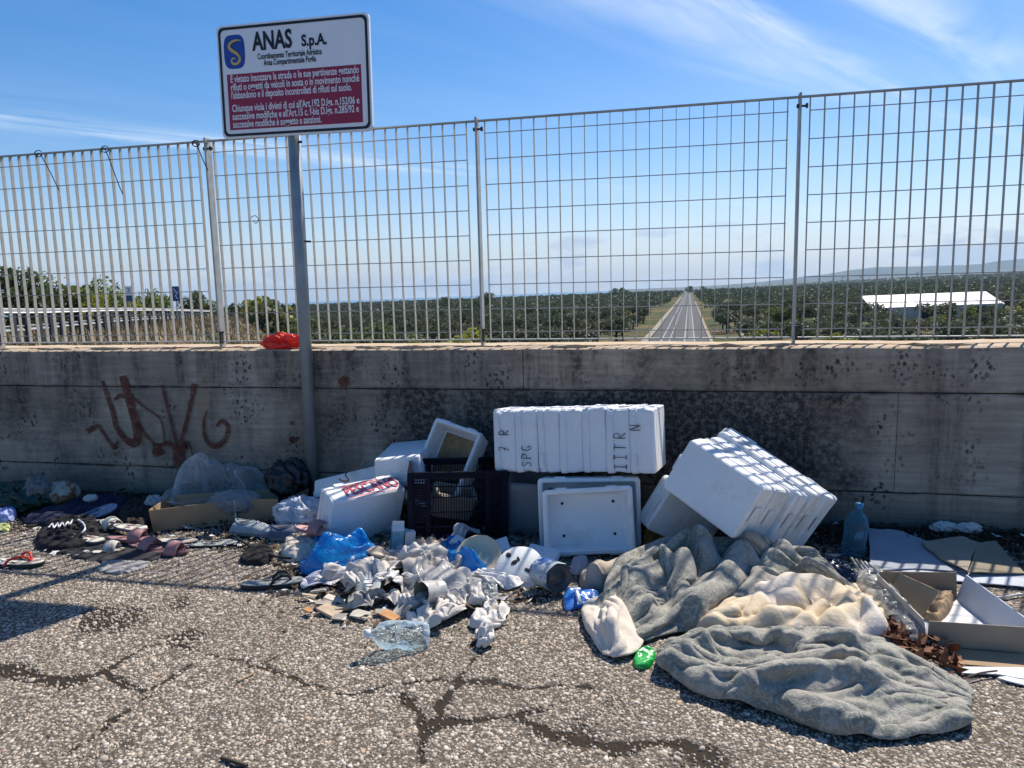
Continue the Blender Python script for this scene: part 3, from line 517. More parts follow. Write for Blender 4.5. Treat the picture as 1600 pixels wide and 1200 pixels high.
for i, (P, wd) in enumerate(G):
    Q = [(pl(*p)[0], pl(*p)[2]) for p in P]; s = 1/210
    V, F = ribbon(Q, [q*s for q in wd], 8, .06)
    mb.add([(v[0], -.0075-.0004*i-WT/2, v[1]) for v in V], [f[::-1] for f in F])
mb.obj('graffiti', gm, wall)['label'] = 'dark red sprayed tag scrawled on the concrete'
# grout lumps and dirt along the ledge
mb = MB()
for i in range(70):
    x = rng.uniform(-4.4, 2.2); l = rng.uniform(.02, .12); yy = rng.uniform(.02, .14)
    mb.tube([(x-l, yy-WT/2, WH+.002), (x, yy-WT/2+rng.uniform(-.01, .01), WH+.005), (x+l, yy-WT/2, WH+.002)], [.002, rng.uniform(.004, .009), .002], 5)
mb.obj('mortar_ridge', M('ledge_mortar', (.40, .30, .2), .9, .3, 20), wall)

# ---- grating fence on the wall
FY, ZB, ZT = .20, .9316, 2.1331
fence = thing('grating_fence', 'galvanised steel grating fence with flat bars standing on the parapet wall', 'fence', (0, FY, WH))
bar_me = None
def shared(name, me, loc, parent, eul=(0, 0, 0)):
    o = bpy.data.objects.new(name, me); COL.objects.link(o); o.parent = parent; o.location = loc; o.rotation_euler = eul; return o
def boxmesh(name, d, mat):
    m = MB().box((0, 0, 0), d); o = m.obj(name, mat); me = o.data; bpy.data.objects.remove(o); return me
HB = ZT-ZB
bar_me = boxmesh('vertical_bar', (.0032, .023, HB-.008), galv_bar)
rods_z = [2.063-.1368*k for k in range(9)]
rods_z[-1] = ZB+.045
PX = [-2.7659+1.6769*k for k in (-2, -1, 0, 1, 2, 3, 4)]
for i, x in enumerate(PX):
    p = MB().box((0, .008, (ZT-WH)/2+.006), (.011, .058, ZT-WH+.028)).obj('post', galv, fence, bevel=.002); p.location = (x, 0, 0)
    q = MB().tube([(-.018, 0, 0), (.03, 0, 0)], .006, 8).tube([(.026, 0, 0), (.036, 0, 0)], .013, 6).tube([(-.016, 0, 0), (-.006, 0, 0)], .011, 6).obj('bolt', dark_m, p); q.location = (0, -.008, ZT-WH-.045)
    q = MB().box((.010, -.002, 0), (.010, .03, .075)).tube([(.004, -.004, .03), (.028, -.004, .032)], .006, 6).obj('foot_bracket', dark_m, p); q.location = (0, -.012, .06)
    if i == len(PX)-1: break
    x1 = PX[i+1]; a, e = x+.048, x1-.058
    pn_ = MB().box(((x+x1)/2, 0, ZT-WH), (x1-x-.018, .027, .0075)).obj('panel', galv, fence)
    MB().box(((x+x1)/2, 0, ZB-WH), (x1-x-.018, .027, .006)).obj('bottom_rail', galv, pn_)
    nb = 24
    for k in range(nb):
        xx = a+(e-a)*k/(nb-1)
        o = shared('vertical_bar', bar_me, (xx+random.uniform(-.0012, .0012), 0, (ZT+ZB)/2-WH), pn_, (0, random.uniform(-.001, .001), random.uniform(-.04, .04)))
    rod = None
    for zz in rods_z:
        if rod is None: rod = MB().tube([(a-.002-(a+e)/2, 0, 0), (e+.002-(a+e)/2, 0, 0)], .0027, 6).obj('cross_rod', galv, pn_); o = rod
        else: o = shared('cross_rod', rod.data, (0, 0, 0), pn_)
        o.location = ((a+e)/2, -.0145, zz-WH)
# cable ties left on the top rail
tie_m = M('cable_tie', (.015, .015, .02), .5)
for (P, lab) in (([(58, 243), (60, 240), (66, 246), (80, 272), (92, 297)], 'black cable tie hanging from the top rail, nearest the left edge'),
                 ([(160, 233), (164, 233), (176, 263), (186, 290), (192, 303)], 'long black cable tie hanging from the middle of the left panel'),
                 ([(300, 226), (306, 224), (313, 240), (320, 256), (325, 266)], 'black cable tie looped on the top rail beside the left post')):
    C = catmull([tuple(pl(*p, FY-.022)) for p in P], 5)
    o = MB().tube(C, .0030, 5).obj('tie_strap', tie_m); k = catmull([tuple(pl(P[1][0]+6*math.cos(a), P[1][1]+5*math.sin(a), FY-.020)) for a in np.linspace(0, 5.6, 8)], 4)
    r = thing('cable_tie', lab, 'cable tie', tuple(C[0])); o.parent = r; o.location = [-c for c in C[0]]
    q = MB().tube(k, .0030, 5).obj('loop', tie_m, r); q.location = [-c for c in C[0]]
C = catmull([tuple(pl(*p, FY-.02)) for p in ((392, 340), (399, 337), (404, 343), (400, 349), (396, 345))], 5)
tag(MB().tube(C, .0022, 5).obj('wire_ring', dark_m), 'small dark wire ring caught in the grating left of the sign pole', 'wire')

# ---- the road sign
SB = Vector((-2.068, -.06, 0)); lean = math.radians(.55)
sign = thing('road_sign', 'white and crimson no-dumping notice on a grey pole before the wall', 'sign', SB, (0, lean*1.0, 0))
MB().tube([(0, 0, 0), (0, 0, 2.55)], .034, 18).obj('pole', pole_m, sign, True)
pw, ph = .882, .586; pc = Vector((.052-.012, -.05, 2.358))
def flat(outline, y, th):
    n = len(outline); V = [(p[0], y, p[1]) for p in outline]+[(p[0], y+th, p[1]) for p in outline]
    return V, [tuple(range(n)), tuple(range(n, 2*n))[::-1]]+[(k, n+k, n+(k+1) % n, (k+1) % n) for k in range(n)]
def rr2(a, b, r, n=7, cx=0, cz=0): return [(p[0], p[1]) for p in rrect(a, b, r, 0, n, cx, cz)]
plate = MB().add(*flat(rr2(pw/2, ph/2, .028), 0, .018)).obj('plate', pure_w, sign); plate.location = pc; plate.rotation_euler = (0, -lean+.0135, 0)
ring_o = rr2(pw/2-.010, ph/2-.010, .030); ring_i = rr2(pw/2-.024, ph/2-.024, .026); n = len(ring_o)
MB().add([(p[0], -.0015, p[1]) for p in ring_o+ring_i], [(k, (k+1) % n, n+(k+1) % n, n+k) for k in range(n)]).obj('border', sign_b, plate)
X0, Z0 = -pw/2, ph/2                           # panel coordinates from the photo (0..1 of width, 0..1 of height)
def sx(u): return X0+u*pw
def sz(v): return Z0-v*ph
MB().add(*flat([(sx(.055), sz(.43)), (sx(.94), sz(.43)), (sx(.94), sz(.925)), (sx(.055), sz(.925))][::-1], -.0012, .0008)).obj('red_field', sign_r, plate)
bad = [(sx(.116)+math.copysign(abs(math.cos(a))**.5, math.cos(a))*.0625, sz(.235)+math.copysign(abs(math.sin(a))**.62, math.sin(a))*.087) for a in np.linspace(0, 2*np.pi, 40)[:-1]]
badge = MB().add(*flat(bad, -.0012, .0008)).obj('badge', sign_bl, plate)
def dec(name, P, wd, m, y, par, per=8):
    V, F = ribbon(P, wd, per); return MB().add([(v[0], y, v[1]) for v in V], F).obj(name, m, par)
ex, ez = sx(.116), sz(.235)
S_ = [(.042, .055), (.015, .058), (-.018, .048), (-.030, .026), (-.012, .006), (.018, -.012), (.031, -.036), (.018, -.058), (-.008, -.062), (-.020, -.046), (-.010, -.032), (.004, -.036)]
dec('emblem', [(ex+p[0], ez+p[1]) for p in S_], [.003, .010, .014, .016, .017, .017, .015, .013, .011, .010, .008, .005], sign_g, -.0022, badge)
S2 = [(.018, .052), (-.012, .040), (-.018, .026), (.002, .010), (.026, -.010), (.037, -.036)]
dec('emblem_line', [(ex+p[0], ez+p[1]) for p in S2], [.002, .003, .003, .003, .003, .002], sign_b, -.0028, badge)
def sgt(s, u, v, size, m, bold=.0, xs=.72, width=None, al='LEFT'):
    me = text_mesh(s, size, bold, xs, al)
    if width:
        mx = max(v_.co.x for v_ in me.vertices); 
        for v_ in me.vertices: v_.co.x *= width*pw/mx
    me.materials.clear(); me.materials.append(m); o = bpy.data.objects.new('lettering', me); COL.objects.link(o); o.parent = plate
    o.location = (sx(u), -.0024, sz(v)); o.rotation_euler = (math.pi/2, 0, 0); return o
sgt('ANAS', .243, .235, .128, sign_b, .0042, .6, .262); sgt('S.p.A.', .565, .235, .078, sign_b, .0026, .6, .165)
sgt('Coordinamento Territoriale Adriatica', .27, .318, .042, sign_b, .0009, .6, .425); sgt('Area Compartimentale Puglia', .31, .376, .042, sign_b, .0009, .6, .345)
wt_ = M('sign_letter_white', (.78, .76, .78), .4, .03)
for txt, wdt, v_ in (('È vietato insozzare la strada o le sue pertinenze gettando', .85, .502), ('rifiuti o oggetti da veicoli in sosta o in movimento nonché', .85, .574),
                     ("l'abbandono e il deposito incontrollati di rifiuti sul suolo.", .80, .646), ("Chiunque viola i divieti di cui all'Art.192 D.lgs. n.152/06 e", .845, .762),
                     ("successive modifiche e all'Art.15 c. f-bis D.lgs. n.285/92 e", .84, .834), ('successive modifiche è soggetto a sanzioni.', .595, .905)):
    sgt(txt, .077, v_, .052, wt_, .0011, .6, wdt)
for zz in (2.2, 2.5):
    q = MB().box((0, -.012, zz), (.10, .05, .03)).obj('clamp', galv, sign)
MB().tube([(.034, 0, 0), (.075, -.01, -.002)], .005, 6).obj('clamp_bolt', dark_m, sign).location = (0, -.01, 1.505)
MB().tube([(.03, 0, 0), (.052, -.01, -.002)], .007, 6).obj('clamp_bolt', dark_m, sign).location = (0, -.01, 2.035)

# ================================================================== COUNTRY BEYOND THE WALL
# far land is laid out level with the horizon; the road deck itself is slightly tilted against it
lr, lu, lf = basis(YAW, math.radians(6.98), math.radians(-2.17))
A_ = Matrix(((CR.x, CU.x, CF.x), (CR.y, CU.y, CF.y), (CR.z, CU.z, CF.z))); B_ = Matrix(((lr.x, lu.x, lf.x), (lr.y, lu.y, lf.y), (lr.z, lu.z, lf.z)))
FARM = Matrix.Translation(CAM) @ (A_ @ B_.transposed()).to_4x4()
def far_place(o, loc=(0, 0, 0), rz=0, s=1.0):
    o.matrix_world = FARM @ Matrix.Translation(loc) @ Matrix.Rotation(rz, 4, 'Z') @ Matrix.Scale(s, 4); return o
def fdir(px, py):                      # level-frame direction of a photo pixel, per unit of depth
    d = lf+lr*((px-800)/FPX)+lu*((600-py)/FPX); return d
def fpt(px, py, depth): return fdir(px, py)*depth
HP = 8.0                                # eye above the plain
def smooth(a, b, x): t = np.clip((x-a)/(b-a), 0, 1); return t*t*(3-2*t)
def plain_z(x, y):
    x = np.asarray(x, float); y = np.asarray(y, float)
    drop = -34*smooth(900, 3300, y)*smooth(700, -500, x)
    rise = 10*smooth(500, 2500, y)*smooth(100, 900, x)
    return -HP+drop+rise+.25*pn(x*.03, y*.03, 60)
# embankment of the ramp on the left
SHX = lambda y: -4.5-.58*np.asarray(y, float)    # shoulder line
def land_z(x, y):
    z = plain_z(x, y); sh = SHX(y); d = np.asarray(x, float)-sh
    top = -1.25-.004*np.clip(y-20, 0, 100)
    e = top-np.clip(d, 0, 20)*.60+.12*pn(np.asarray(x)*.7, np.asarray(y)*.7, 63)
    m = smooth(150, 115, y)
    return np.where(y < 150, np.maximum(z, e*m+(1-m)*z), z)
yr = np.concatenate([np.arange(2, 140, 1.4), np.geomspace(140, 4200, 70)]); ar = np.tan(np.radians(np.linspace(-62, 40, 190)))
YY, AA = np.meshgrid(yr, ar, indexing='ij'); XX = YY*AA
ZZ = land_z(XX, YY); nyy, nxx = XX.shape; idx = np.arange(nyy*nxx).reshape(nyy, nxx)
lm = bpy.data.materials.new('dry_land'); lm.use_nodes = True; t = lm.node_tree; b = t.nodes['Principled BSDF']
src = N(t, 'ShaderNodeTexCoord').outputs['Object']
k1 = N(t, 'ShaderNodeTexNoise', i_Scale=.09, i_Detail=6.0); L(t, src, k1.inputs[0]); k2 = N(t, 'ShaderNodeTexNoise', i_Scale=1.8, i_Detail=6.0, i_Roughness=.7); L(t, src, k2.inputs[0])
c = MIX(t, RAMP(t, k1.outputs[0], ((.36, 0.0), (.52, 1.0))), (.22, .15, .085), (.085, .095, .04)); c = MIX(t, 1.0, c, RAMP(t, k2.outputs[0], ((.3, .55), (.7, 1.25))), 'MULTIPLY')
L(t, c, b.inputs['Base Color']); b.inputs['Roughness'].default_value = .95; b.inputs['Specular IOR Level'].default_value = .1
bp = N(t, 'ShaderNodeBump', i_Strength=1.0, i_Distance=.4); L(t, k2.outputs[0], bp.inputs['Height']); L(t, bp.outputs[0], b.inputs['Normal'])
land = npmesh('terrain', np.stack([XX, YY, ZZ], -1).reshape(-1, 3), np.stack([idx[:-1, :-1], idx[:-1, 1:], idx[1:, 1:], idx[1:, :-1]], -1).reshape(-1, 4), lm, smooth=True)
far_place(land); tag(land, 'dry grassy embankment and plain beyond the parapet', kind='structure')
o = mesh('sea', [(-30000, 2500, -38), (9000, 2500, -38), (9000, 40000, -38), (-30000, 40000, -38)], [(0, 1, 2, 3)], M('sea_water', (.05, .12, .2), .35, .1, .002)); far_place(o); tag(o, 'thin blue strip of sea on the horizon', kind='structure')
# blue hills on the right
hm = M('hill_scrub', (.05, .062, .05), .95, .3, .002, col2=(.09, .085, .065), c2s=.0015)
ppx = [980, 1060, 1130, 1190, 1240, 1290, 1330, 1370, 1420, 1480, 1530, 1570, 1610, 1680, 1780, 1900]; ph_ = [0, 0, 1, 4, 8, 12, 17, 20, 19, 18, 19, 23, 25, 30, 32, 24]
V = []; D0 = 7200; cols = 160
for i in range(cols):
    q = 960+(1920-960)*i/(cols-1); hgt = float(np.interp(q, ppx, ph_))+1.3*float(fbm(q*.02, 3, 70))
    hz_y = 459-(q-800)*.038
    for j, (dd, fr) in enumerate(((5600, -.1), (6200, .18+.1*float(pn(q*.03, 1, 71))), (6800, .55+.16*float(pn(q*.025, 7, 72))), (7200, 1.0), (8600, .6))):
        p = fpt(q, hz_y-hgt*fr, dd); 
        if fr < 0: p.z = -60
        V.append(p)
o = mesh('hills', V, [(i*5+j, (i+1)*5+j, (i+1)*5+j+1, i*5+j+1) for i in range(cols-1) for j in range(4)], hm, smooth=True); far_place(o); tag(o, 'long blue ridge of hills on the right horizon', kind='structure')
# ---- highway below
asph = M('highway_asphalt', (.040, .041, .043), .8, .2, .6); asph2 = M('highway_patch', (.085, .085, .085), .8, .25, .8); paint = M('road_paint', (.26, .26, .25), .6, .15, 3); verge = M('verge_concrete', (.26, .22, .17), .9, .25, .7)
RD = math.radians(.9)
def strip(name, x0, x1, mat, dz, y0=40, y1=3600, par=None, seg=60):
    ys = np.geomspace(y0, y1, seg); V = []
    for y in ys:
        zb = float(plain_z(y*math.tan(RD), y))+dz+.3
        for x in (x0, x1): V.append((y*math.tan(RD)+x, y, zb))
    return mesh(name, V, [(2*i, 2*i+1, 2*i+3, 2*i+2) for i in range(seg-1)], mat, par)
hw = strip('highway', -5.9, 2.7, asph, .05); far_place(hw); tag(hw, 'straight two lane highway running away below the overpass', kind='structure')
for (x0, x1, m, nm, dz) in ((-4.15, -3.95, paint, 'edge_line', .075), (-2.95, -2.8, paint, 'lane_line', .075), (-.75, .55, asph2, 'worn_lane', .065), (-.85, -.68, paint, 'lane_line', .08), (.55, .72, paint, 'edge_line', .08)):
    strip(nm, x0, x1, m, dz, par=hw)
strip('kerb', -6.7, -5.7, verge, .35, y1=600, par=hw); strip('kerb', 2.6, 3.1, verge, .2, y1=400, par=hw)
def track(name, pts, wd, lab):
    V, F = ribbon([(fpt(*p).x, fpt(*p).y) for p in pts], [wd]*len(pts), 6)
    o = mesh(name, [(v[0], v[1], float(plain_z(v[0], v[1]))+.35) for v in V], F, verge); far_place(o); return tag(o, lab, kind='structure')
track('farm_track', [(1168, 545, 100), (1152, 505, 150), (1140, 474, 300)], .8, 'narrow pale farm track among olive trees'); track('farm_track', [(915, 540, 105), (945, 505, 170), (967, 480, 330)], .7, 'thin pale farm track left of the highway')
# ---- olive trees
def leafmat(name, col, vs=.9):
    m = M(name, col, .55, .4, vs, spec=.3); t = m.node_tree; b = t.nodes['Principled BSDF']; out = t.nodes['Material Output']
    tl = N(t, 'ShaderNodeBsdfTranslucent'); L(t, b.inputs['Base Color'].links[0].from_socket, tl.inputs[0]); x = N(t, 'ShaderNodeMixShader'); x.inputs[0].default_value = .38
    L(t, b.outputs[0], x.inputs[1]); L(t, tl.outputs[0], x.inputs[2]); L(t, x.outputs[0], out.inputs[0]); return m
leaf_m = [leafmat('olive_leaf_%d' % i, c) for i, c in enumerate(((.080, .098, .052), (.060, .080, .040), (.105, .12, .07), (.14, .16, .04)))]
bark = M('bark', (.09, .07, .05), .9, .3, 6)
def leaves(n, rx, ry, rz, cz, size, seed, lobes=7):
    r = np.random.default_rng(seed)
    lc = r.normal(0, 1, (lobes, 3)); lc /= np.linalg.norm(lc, axis=1)[:, None]; lc *= r.uniform(.35, .72, (lobes, 1)); lc[:, 2] *= .8
    lr_ = r.uniform(.30, .55, lobes); k = r.integers(0, lobes, n)
    d = r.normal(0, 1, (n, 3)); d /= np.linalg.norm(d, axis=1)[:, None]; rad = lr_[k][:, None]*(r.uniform(.25, 1, (n, 1))**.45)
    P = (lc[k]+d*rad)*np.array([rx, ry, rz])+np.array([0, 0, cz])
    a = r.normal(0, 1, (n, 3)); a /= np.linalg.norm(a, axis=1)[:, None]; bb = np.cross(a, r.normal(0, 1, (n, 3))); bb /= np.linalg.norm(bb, axis=1)[:, None]
    s = size*r.uniform(.6, 1.4, (n, 1)); V = np.stack([P-a*s, P+bb*s*.55, P+a*s, P-bb*s*.55], 1).reshape(-1, 3)
    return V, np.arange(4*n).reshape(-1, 4)
def tree_template(name, mat, h, rx, seed, n=1100, size=.17, tf=.38):
    rz = h*(1-tf)/2*1.2; cz = h-rz*.95
    V, F = leaves(n, rx, rx*.95, rz, cz, size, seed); cr = npmesh('crown', V, F, mat)
    r = random.Random(seed); m = MB(); m.tube([(0, 0, -.3), (.08, .03, h*.2), (.02, -.05, h*tf)], [h*.055, h*.045, h*.038], 7)
    for k in range(4):
        a = k*1.57+r.uniform(-.4, .4); m.tube([(0, 0, h*tf*.9), (math.cos(a)*rx*.3, math.sin(a)*rx*.3, h*.58), (math.cos(a)*rx*.55, math.sin(a)*rx*.55, h*.78)], [h*.028, h*.018, h*.008], 5)
    tr = m.obj('trunk', bark); a, b_ = cr.data, tr.data; bpy.data.objects.remove(cr); bpy.data.objects.remove(tr); return a, b_
def plant(tp, name, lab, cat, loc, rz, s, group=None):
    r = bpy.data.objects.new(name, None); COL.objects.link(r); far_place(r, loc, rz, s); tag(r, lab, cat, group)
    for nm, me in zip(('crown', 'trunk'), tp):
        o = bpy.data.objects.new(nm, me); COL.objects.link(o); o.parent = r
    return r
T_OL = [tree_template('olive', leaf_m[i % 3], 4.2, 2.9, 100+i) for i in range(4)]+[tree_template('olive', leaf_m[3], 3.6, 2.5, 120)]
spots = []
r2 = random.Random(5)
for j in range(0, 160):
    y = 58+j*6.6
    for i in range(-130, 90):
        x = i*6.9+(3.4 if j % 2 else 0)+r2.uniform(-2.4, 2.4); yy = y+r2.uniform(-2.4, 2.4); az = math.degrees(math.atan2(x, yy))
        if not -41 < az < 25: continue
        xr = x-yy*math.tan(RD)
        if -9.6 < xr < 5.6: continue
        if yy < 150 and x < float(SHX(yy))+11: continue
        if 128 < yy < 160 and 27 < x < 62: continue
        if yy < 75 and 7 < xr < 12 : continue
        if r2.random() < .10: continue
        spots.append((math.hypot(x, yy), x, yy))
spots.sort()
for k, (d, x, y) in enumerate(spots[:290]):
    tp = T_OL[4] if r2.random() < .07 else T_OL[r2.randrange(4)]
    pv_ = Vector((x, y, -5)); u_ = 800+FPX*(pv_ @ lr)/(pv_ @ lf); tone = 'yellow-green' if tp is T_OL[4] else ('pale silvery', 'dark green', 'light grey-green', 'mid green')[T_OL.index(tp)]
    zone = 'left of the sign pole' if u_ < 470 else 'between sign pole and middle post, left half' if u_ < 610 else 'just left of the middle fence post' if u_ < 760 else 'just right of the middle fence post' if u_ < 900 else 'close to the left verge of the highway' if u_ < 1075 else 'close to the right verge of the highway' if u_ < 1200 else 'around the right fence post' if u_ < 1340 else 'near the white shed' if u_ < 1580 else 'at the right edge of the view'
    near = 'nearest row' if d < 75 else 'front rows' if d < 100 else 'middle rows' if d < 125 else 'rear rows'
    plant(tp, 'olive_tree', '%s olive tree %s, %s' % (tone, zone, near), 'tree', (x, y, float(plain_z(x, y))), r2.uniform(0, 6.28), r2.uniform(.72, 1.3), 'olive trees of the grove below the overpass')
Vs, Fs, nb_ = [], [], 0
for (d, x, y) in spots[290:]:
    if d > 1000: break
    nl = 90 if d < 300 else (34 if d < 550 else 16); sz_ = .30 if d < 300 else (.55 if d < 550 else .95)
    V, F = leaves(nl, 2.9*r2.uniform(.8, 1.2), 2.8, 1.75, 2.4*r2.uniform(.85, 1.25), sz_, r2.randrange(10**6), 6); V = V+np.array([x, y, float(plain_z(x, y))])
    Vs.append(V); Fs.append(F+nb_); nb_ += len(V)
for k in range(5200):
    y = 1000*(3.4**r2.random()); az = math.radians(r2.uniform(-41, 25)); x = y*math.tan(az)
    if abs(x-y*math.tan(RD)+2) < 12: continue
    V, F = leaves(9, 6, 6, 2.0, 2.3*r2.uniform(.7, 1.5), 2.0, r2.randrange(10**6), 4); V = V+np.array([x, y, float(plain_z(x, y))]); Vs.append(V); Fs.append(F+nb_); nb_ += len(V)
o = npmesh('far_olive_grove', np.concatenate(Vs), np.concatenate(Fs), leafmat('far_grove', (.065, .085, .045), .05)); far_place(o); tag(o, 'distant olive grove merging into one dark green mass', 'grove', kind='stuff')
# ---- bushes and trees along the ramp, left
T_BU = [tree_template('bush', m, 4.0, 2.3, 140+i, 1500, .16, .15) for i, m in enumerate((leafmat('broad_leaf_a', (.15, .20, .045)), leafmat('broad_leaf_b', (.28, .29, .045)), leafmat('broad_leaf_c', (.10, .13, .05))))]
for (px, top, dep, k, s, lab) in ((-30, 408, 42, 2, 1.15, 'dark leafy tree at the left edge behind the guardrail'), (28, 414, 44, 2, 1.0, 'tall dark tree second from the left behind the guardrail'), (75, 422, 46, 0, .95, 'mid green bush behind the near end of the guardrail'),
        (112, 436, 47, 1, .85, 'yellow-green bush behind the guardrail, left of the dark bush'), (150, 428, 52, 0, 1.0, 'dark green bush behind the guardrail beside the white sign'), (182, 446, 56, 1, .85, 'yellow-green bush just left of the white sign'),
        (222, 450, 62, 0, .8, 'low green bush between the two road signs'), (250, 449, 70, 0, .85, 'small green tree left of the blue chevron sign'), (298, 452, 80, 2, .9, 'dark bush right of the blue chevron sign'), (322, 462, 92, 0, .8, 'small far bush at the end of the guardrail')):
    p = fpt(px, top, dep); h = 4.0*s; hh = p.z-(-1.35); sc_ = max(.5, hh/4.0); plant(T_BU[k], 'roadside_bush', lab, 'bush', (p.x, p.y, -1.35), px*.1, sc_, 'trees and bushes along the ramp')
for (px, top, dep, k, lab) in ((412, 445, 84, 1, 'tall yellow-green tree rising beside the embankment left of the sign pole'), (446, 462, 80, 2, 'dark tree behind the sign pole'), (362, 468, 88, 2, 'dark far tree above the dry slope'), (520, 505, 58, 2, 'dark round tree just right of the sign pole'), (565, 500, 60, 2, 'broad dark tree close behind the wall'), (1478, 470, 124, 2, 'dark tree standing before the left half of the white shed'), (1512, 473, 120, 0, 'green tree before the middle of the white shed'), (1556, 474, 124, 2, 'dark tree before the right end of the white shed')):
    p = fpt(px, top, dep); g = float(plain_z(p.x, p.y)); plant(T_BU[k], 'leafy_tree', lab, 'tree', (p.x, p.y, g), px*.13, (p.z-g)/4.0, 'trees and bushes along the ramp')
for (px, top, dep, lab) in ((735, 500, 70, 'yellowish bush below the wall left of the middle post'), (715, 512, 66, 'green weed bush at the foot of the wall'), (1195, 505, 72, 'bright green bush right of the highway'), (1310, 512, 70, 'green bush near the right post'), (640, 518, 62, 'weed bush behind the wall in the middle panel')):
    p = fpt(px, top, dep); g = float(plain_z(p.x, p.y)); plant(T_BU[1], 'weed_bush', lab, 'bush', (p.x, p.y, g), px, (p.z-g)/4.0*1.0)
for (px, top, dep, lab) in ((757, 455, 330, 'lone dark tree standing above the grove by the middle post'), (697, 462, 380, 'small dark tree on the skyline left of the middle post'), (975, 448, 700, 'thin dark cypress on the skyline'), (960, 449, 720, 'second thin cypress on the skyline'), (1077, 446, 900, 'dark tree crown at the end of the highway'), (1100, 446, 950, 'small dark tree right of the vanishing highway')):
    p = fpt(px, top, dep); g = float(plain_z(p.x, p.y)); plant(T_BU[2], 'skyline_tree', lab, 'tree', (p.x, p.y, g), px, (p.z-g)/4.0)
# ---- dry grass on the bank
n = 26000; gy_ = 9+100*rng.uniform(0, 1, n)**1.3; gxx = SHX(gy_)+rng.uniform(-14, 9, n); gz = land_z(gxx, gy_); hgt = rng.uniform(.12, .5, n)*(1+.5*pn(gxx*.3, gy_*.3, 77)); a = rng.uniform(0, 6.28, n); wd = rng.uniform(.012, .035, n)*(1+gy_/50)
B0 = np.stack([gxx, gy_, gz-.03], -1); dx = np.stack([np.cos(a)*wd, np.sin(a)*wd, 0*a], -1); tip = B0+np.stack([rng.normal(0, .12, n), rng.normal(0, .12, n), hgt], -1)
o = npmesh('dry_grass', np.stack([B0-dx, B0+dx, tip], 1).reshape(-1, 3), np.arange(3*n).reshape(-1, 3), M('dry_grass', (.36, .255, .135), .9, .4, .6, col2=(.17, .19, .06), c2s=.22, c2t=(.55, .65))); far_place(o); tag(o, 'dry straw-coloured grass on the bank left of the sign', 'grass', kind='stuff')
# ---- guardrail along the ramp
gpath = [(-160, 476, 17), (-60, 479, 21), (0, 481, 24.5), (60, 482, 29), (120, 481.5, 35), (180, 481, 43), (240, 481.5, 55), (290, 483, 70), (325, 484.5, 86), (345, 486, 100)]
GPp = catmull([tuple(fpt(*p)) for p in gpath], 6); white_m = M('guardrail_white', (.72, .72, .70), .45, .12, 2, metal=.1); rail_m = M('guardrail_zinc', (.36, .37, .38), .5, .2, 2, metal=.4); post_m = M('guardrail_post', (.045, .05, .06), .7)
g0 = GPp[0]; gr = thing('guardrail', 'double rail steel guardrail with white top beam curving along the ramp', 'guardrail'); far_place(gr, tuple(g0))
def beam(name, P, h, thick, m, dz):
    V = []
    for i, p in enumerate(P):
        tt = P[min(i+1, len(P)-1)]-P[max(i-1, 0)]; tt = tt/np.linalg.norm(tt); nn = np.array([tt[1], -tt[0], 0])
        for (u, z) in ((-.5, -.5), (.3, -.36), (-.3, 0), (.3, .36), (-.5, .5), (-.9, .5), (-.9, -.5)): V.append(p-g0+nn*thick*u+np.array([0, 0, dz+h*z]))
    F = [(i*7+k, (i+1)*7+k, (i+1)*7+(k+1) % 7, i*7+(k+1) % 7) for i in range(len(P)-1) for k in range(7)]
    return mesh(name, V, F, m, gr)
beam('top_beam', GPp, .20, .16, white_m, -.10); beam('middle_beam', GPp, .22, .1, rail_m, -.72); 
L_ = np.concatenate([[0], np.cumsum(np.linalg.norm(np.diff(GPp, axis=0), axis=1))]); pm = boxmesh('post', (.12, .16, 1.15), post_m)
for s_ in np.arange(.5, L_[-1], 1.7):
    p = np.array([np.interp(s_, L_, GPp[:, i]) for i in range(3)]); shared('post', pm, tuple(p-g0+np.array([0, .12, -.75])), gr)
# ---- the two road signs by the ramp
def far_sign(name, lab, px, py, dep, wpx, hpx, mb_fn):
    p = fpt(px, py, dep); s = dep/FPX; r = thing(name, lab, 'sign'); far_place(r, (p.x, p.y, -1.4), math.atan2(-p.x, p.y)); hz_ = p.z+1.4
    MB().tube([(0, .05, 0), (0, .05, hz_)], .04, 8).obj('pole', rail_m, r); q = MB().box((0, 0, 0), (wpx*s, .03, hpx*s)); mb_fn(r, hz_, wpx*s, hpx*s)
def chev(r, z, a, b_):
    q = MB().box((0, 0, z), (a, .03, b_)).obj('plate', M('sign_far_blue', (.02, .07, .22), .5), r)
    V, F = ribbon([(-.3*a, .36*b_), (.22*a, .05*b_), (-.05*a, -.12*b_), (.25*a, -.36*b_)], [.10*a]*4, 3); MB().add([(v[0], -.02, z+v[1]) for v in V], F).obj('bend_mark', pure_w, q)
def white_sign(r, z, a, b_):
    q = MB().box((0, 0, z+b_*.2), (a, .03, b_*.58)).obj('plate', pure_w, r); MB().box((0, 0, z-b_*.3), (a, .03, b_*.38)).obj('lower_plate', M('sign_far_teal', (.03, .10, .17), .5), r)
    V, F = ribbon([(-.2*a, .18*b_), (.15*a, .18*b_), (.05*a, .08*b_), (.18*a, -.02*b_), (-.2*a, -.02*b_)], [.09*a]*5, 3); MB().add([(v[0], -.02, z+b_*.16+v[1]) for v in V], F).obj('mark', sign_b, q)
far_sign('bend_sign', 'blue sign with a white bend arrow beyond the guardrail', 274.5, 459, 60, 10.5, 23, chev); far_sign('distance_sign', 'white over dark blue road sign among the bushes by the guardrail', 201, 459, 48, 10, 24, white_sign)
